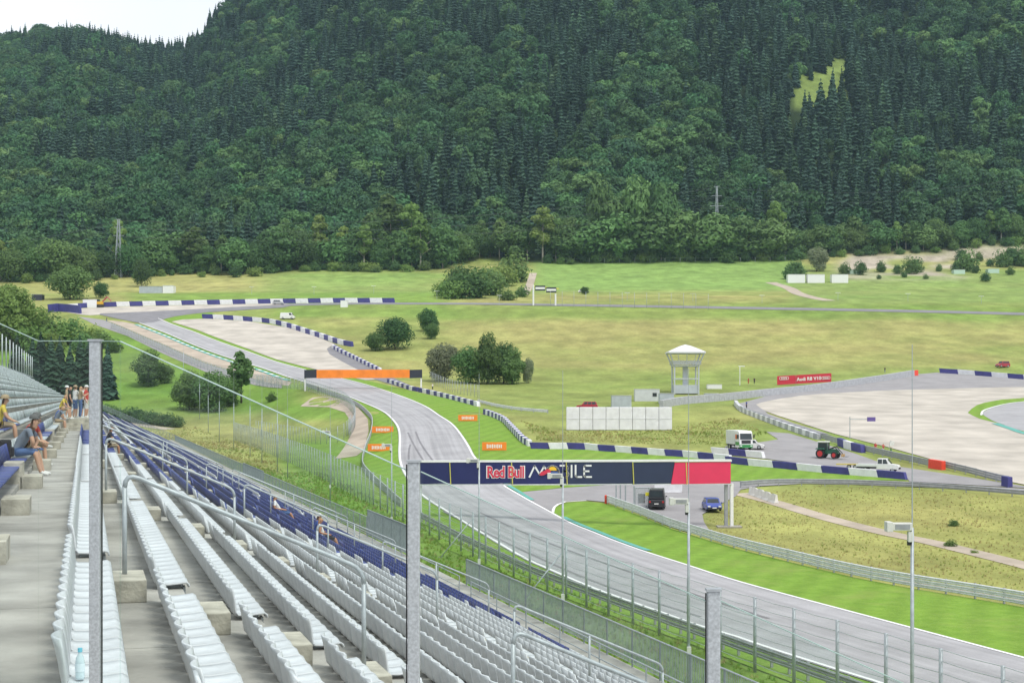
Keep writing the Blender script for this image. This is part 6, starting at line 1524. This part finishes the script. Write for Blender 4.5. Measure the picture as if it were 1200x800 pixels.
# far field fences and lamp posts
meshfence('fine white post fence along the far road', upath([(645,359),(700,360.5),(760,361.5),(830,363)]), 6.5, 5., name='far_fence', wires=1, post=.07, wr=.03)
meshfence('post fence along the top of the bright field', upath([(655,309),(740,308.5),(830,308),(920,307)]), 3.0, 9., name='far_fence', wires=1, post=.08, wr=.04)
meshfence('fence on the knoll behind the tree clump', upath([(505,449),(520,456),(535,461),(560,466)]), 3.2, 2.5, name='wire_fence', wires=2, m=MESH)
for x_, y_ in ((295, 345), (368, 345), (438, 344), (735, 352), (812, 353), (893, 355), (982, 352), (1064, 353), (1150, 356), (512, 350), (585, 355)):
    p = U(x_, y_); o = thing('field_lamp', 'thin pale lamp post with a short cross arm in the far meadow', 'lamp post', p, group='lamp posts in the far meadow'); h = 9*p.y/F
    MB().tube((0, 0, 0), (0, 0, h), .07, 5).build('post', FSTEEL, o); MB().box((0, 0, h), (2.2, .2, .14)).build('cross_arm', PWHITE, o)
lp = U(867, 451); s = lp.y/F; o = thing('street_lamp', 'white lamp post on the bank right of the tower', 'lamp post', lp); MB().tube((0, 0, 0), (0, 0, 22*s), .1, 6).build('post', PWHITE, o); MB().box((.5, 0, 22*s), (1.6, .4, .2)).build('lamp_head', PWHITE, o)
# gate and cages at the end of the bright guardrail
for i, (x_, y0, y1) in enumerate(((722, 568, 590), (727, 567, 592), (733, 568, 594), (743, 569, 597))):
    p = U(x_, y1); h = (y1-y0)*p.y/F; o = thing('gate_post', 'grey steel gate post in the group at the guardrail end', 'post', p, group='gate posts by the guardrail end'); MB().box((0, 0, h/2), (.16, .16, h)).build('shaft', FSTEEL, o); MB().box((0, 0, .06), (.4, .4, .12)).build('foot', RAILD, o)
p = U(753, 597); s = p.y/F; o = thing('mesh_gate', 'grey mesh gate with dark cabinet and yellow sign beside the van', 'gate', p)
for x_ in (-9, 8): MB().tube((x_*s, 0, 0), (x_*s, 0, 26*s), .07, 6).build('post', FSTEEL, o)
MB().box((-.5*s, 0, 14*s), (17*s, .03, 23*s)).build('mesh_panel', MESHD, o); MB().box((-1*s, .3, 13*s), (8*s, .5, 11*s)).build('cabinet', mat('dark_cabinet', (.10, .11, .12), .6), o); MB().box((6*s, -.1, 18.5*s), (5.5*s, .06, 4*s)).build('yellow_sign', mat('gate_sign_yellow', (.75, .68, .04), .5), o)
MB().tube((-9*s, 0, 26*s), (8*s, 0, 26*s), .06, 6).build('top_rail', FSTEEL, o)
p = U(783, 577); o = thing('white_barrier_sheet', 'white plastic barrier behind the black van', 'barrier', p, R(-4)); MB().box((0, 0, .8), (3.6, .5, 1.5)).build('body', BWHITE, o, bevel=.12); MB().box((0, 0, .06), (3.4, .7, .12)).build('foot', BWHITE, o)
# ------------------------------------------------------------------ haze over the valley
hz = MB().box((0, 1400, 300), (6400, 3400, 680)).build('haze', None)
hz.data.materials.clear()
hm = bpy.data.materials.new('valley_haze'); hm.use_nodes = True; n = hm.node_tree; n.nodes.clear()
ou = n.nodes.new('ShaderNodeOutputMaterial'); pv = n.nodes.new('ShaderNodeVolumePrincipled'); pv.inputs['Color'].default_value = (.55, .78, 1, 1); pv.inputs['Density'].default_value = .00005; pv.inputs['Anisotropy'].default_value = .2
n.links.new(pv.outputs[0], ou.inputs['Volume']); hz.data.materials.append(hm); tag(hz, 'thin pale blue air haze over the whole valley', 'haze', kind='stuff')
bpy.data.scenes.remove(TMP)
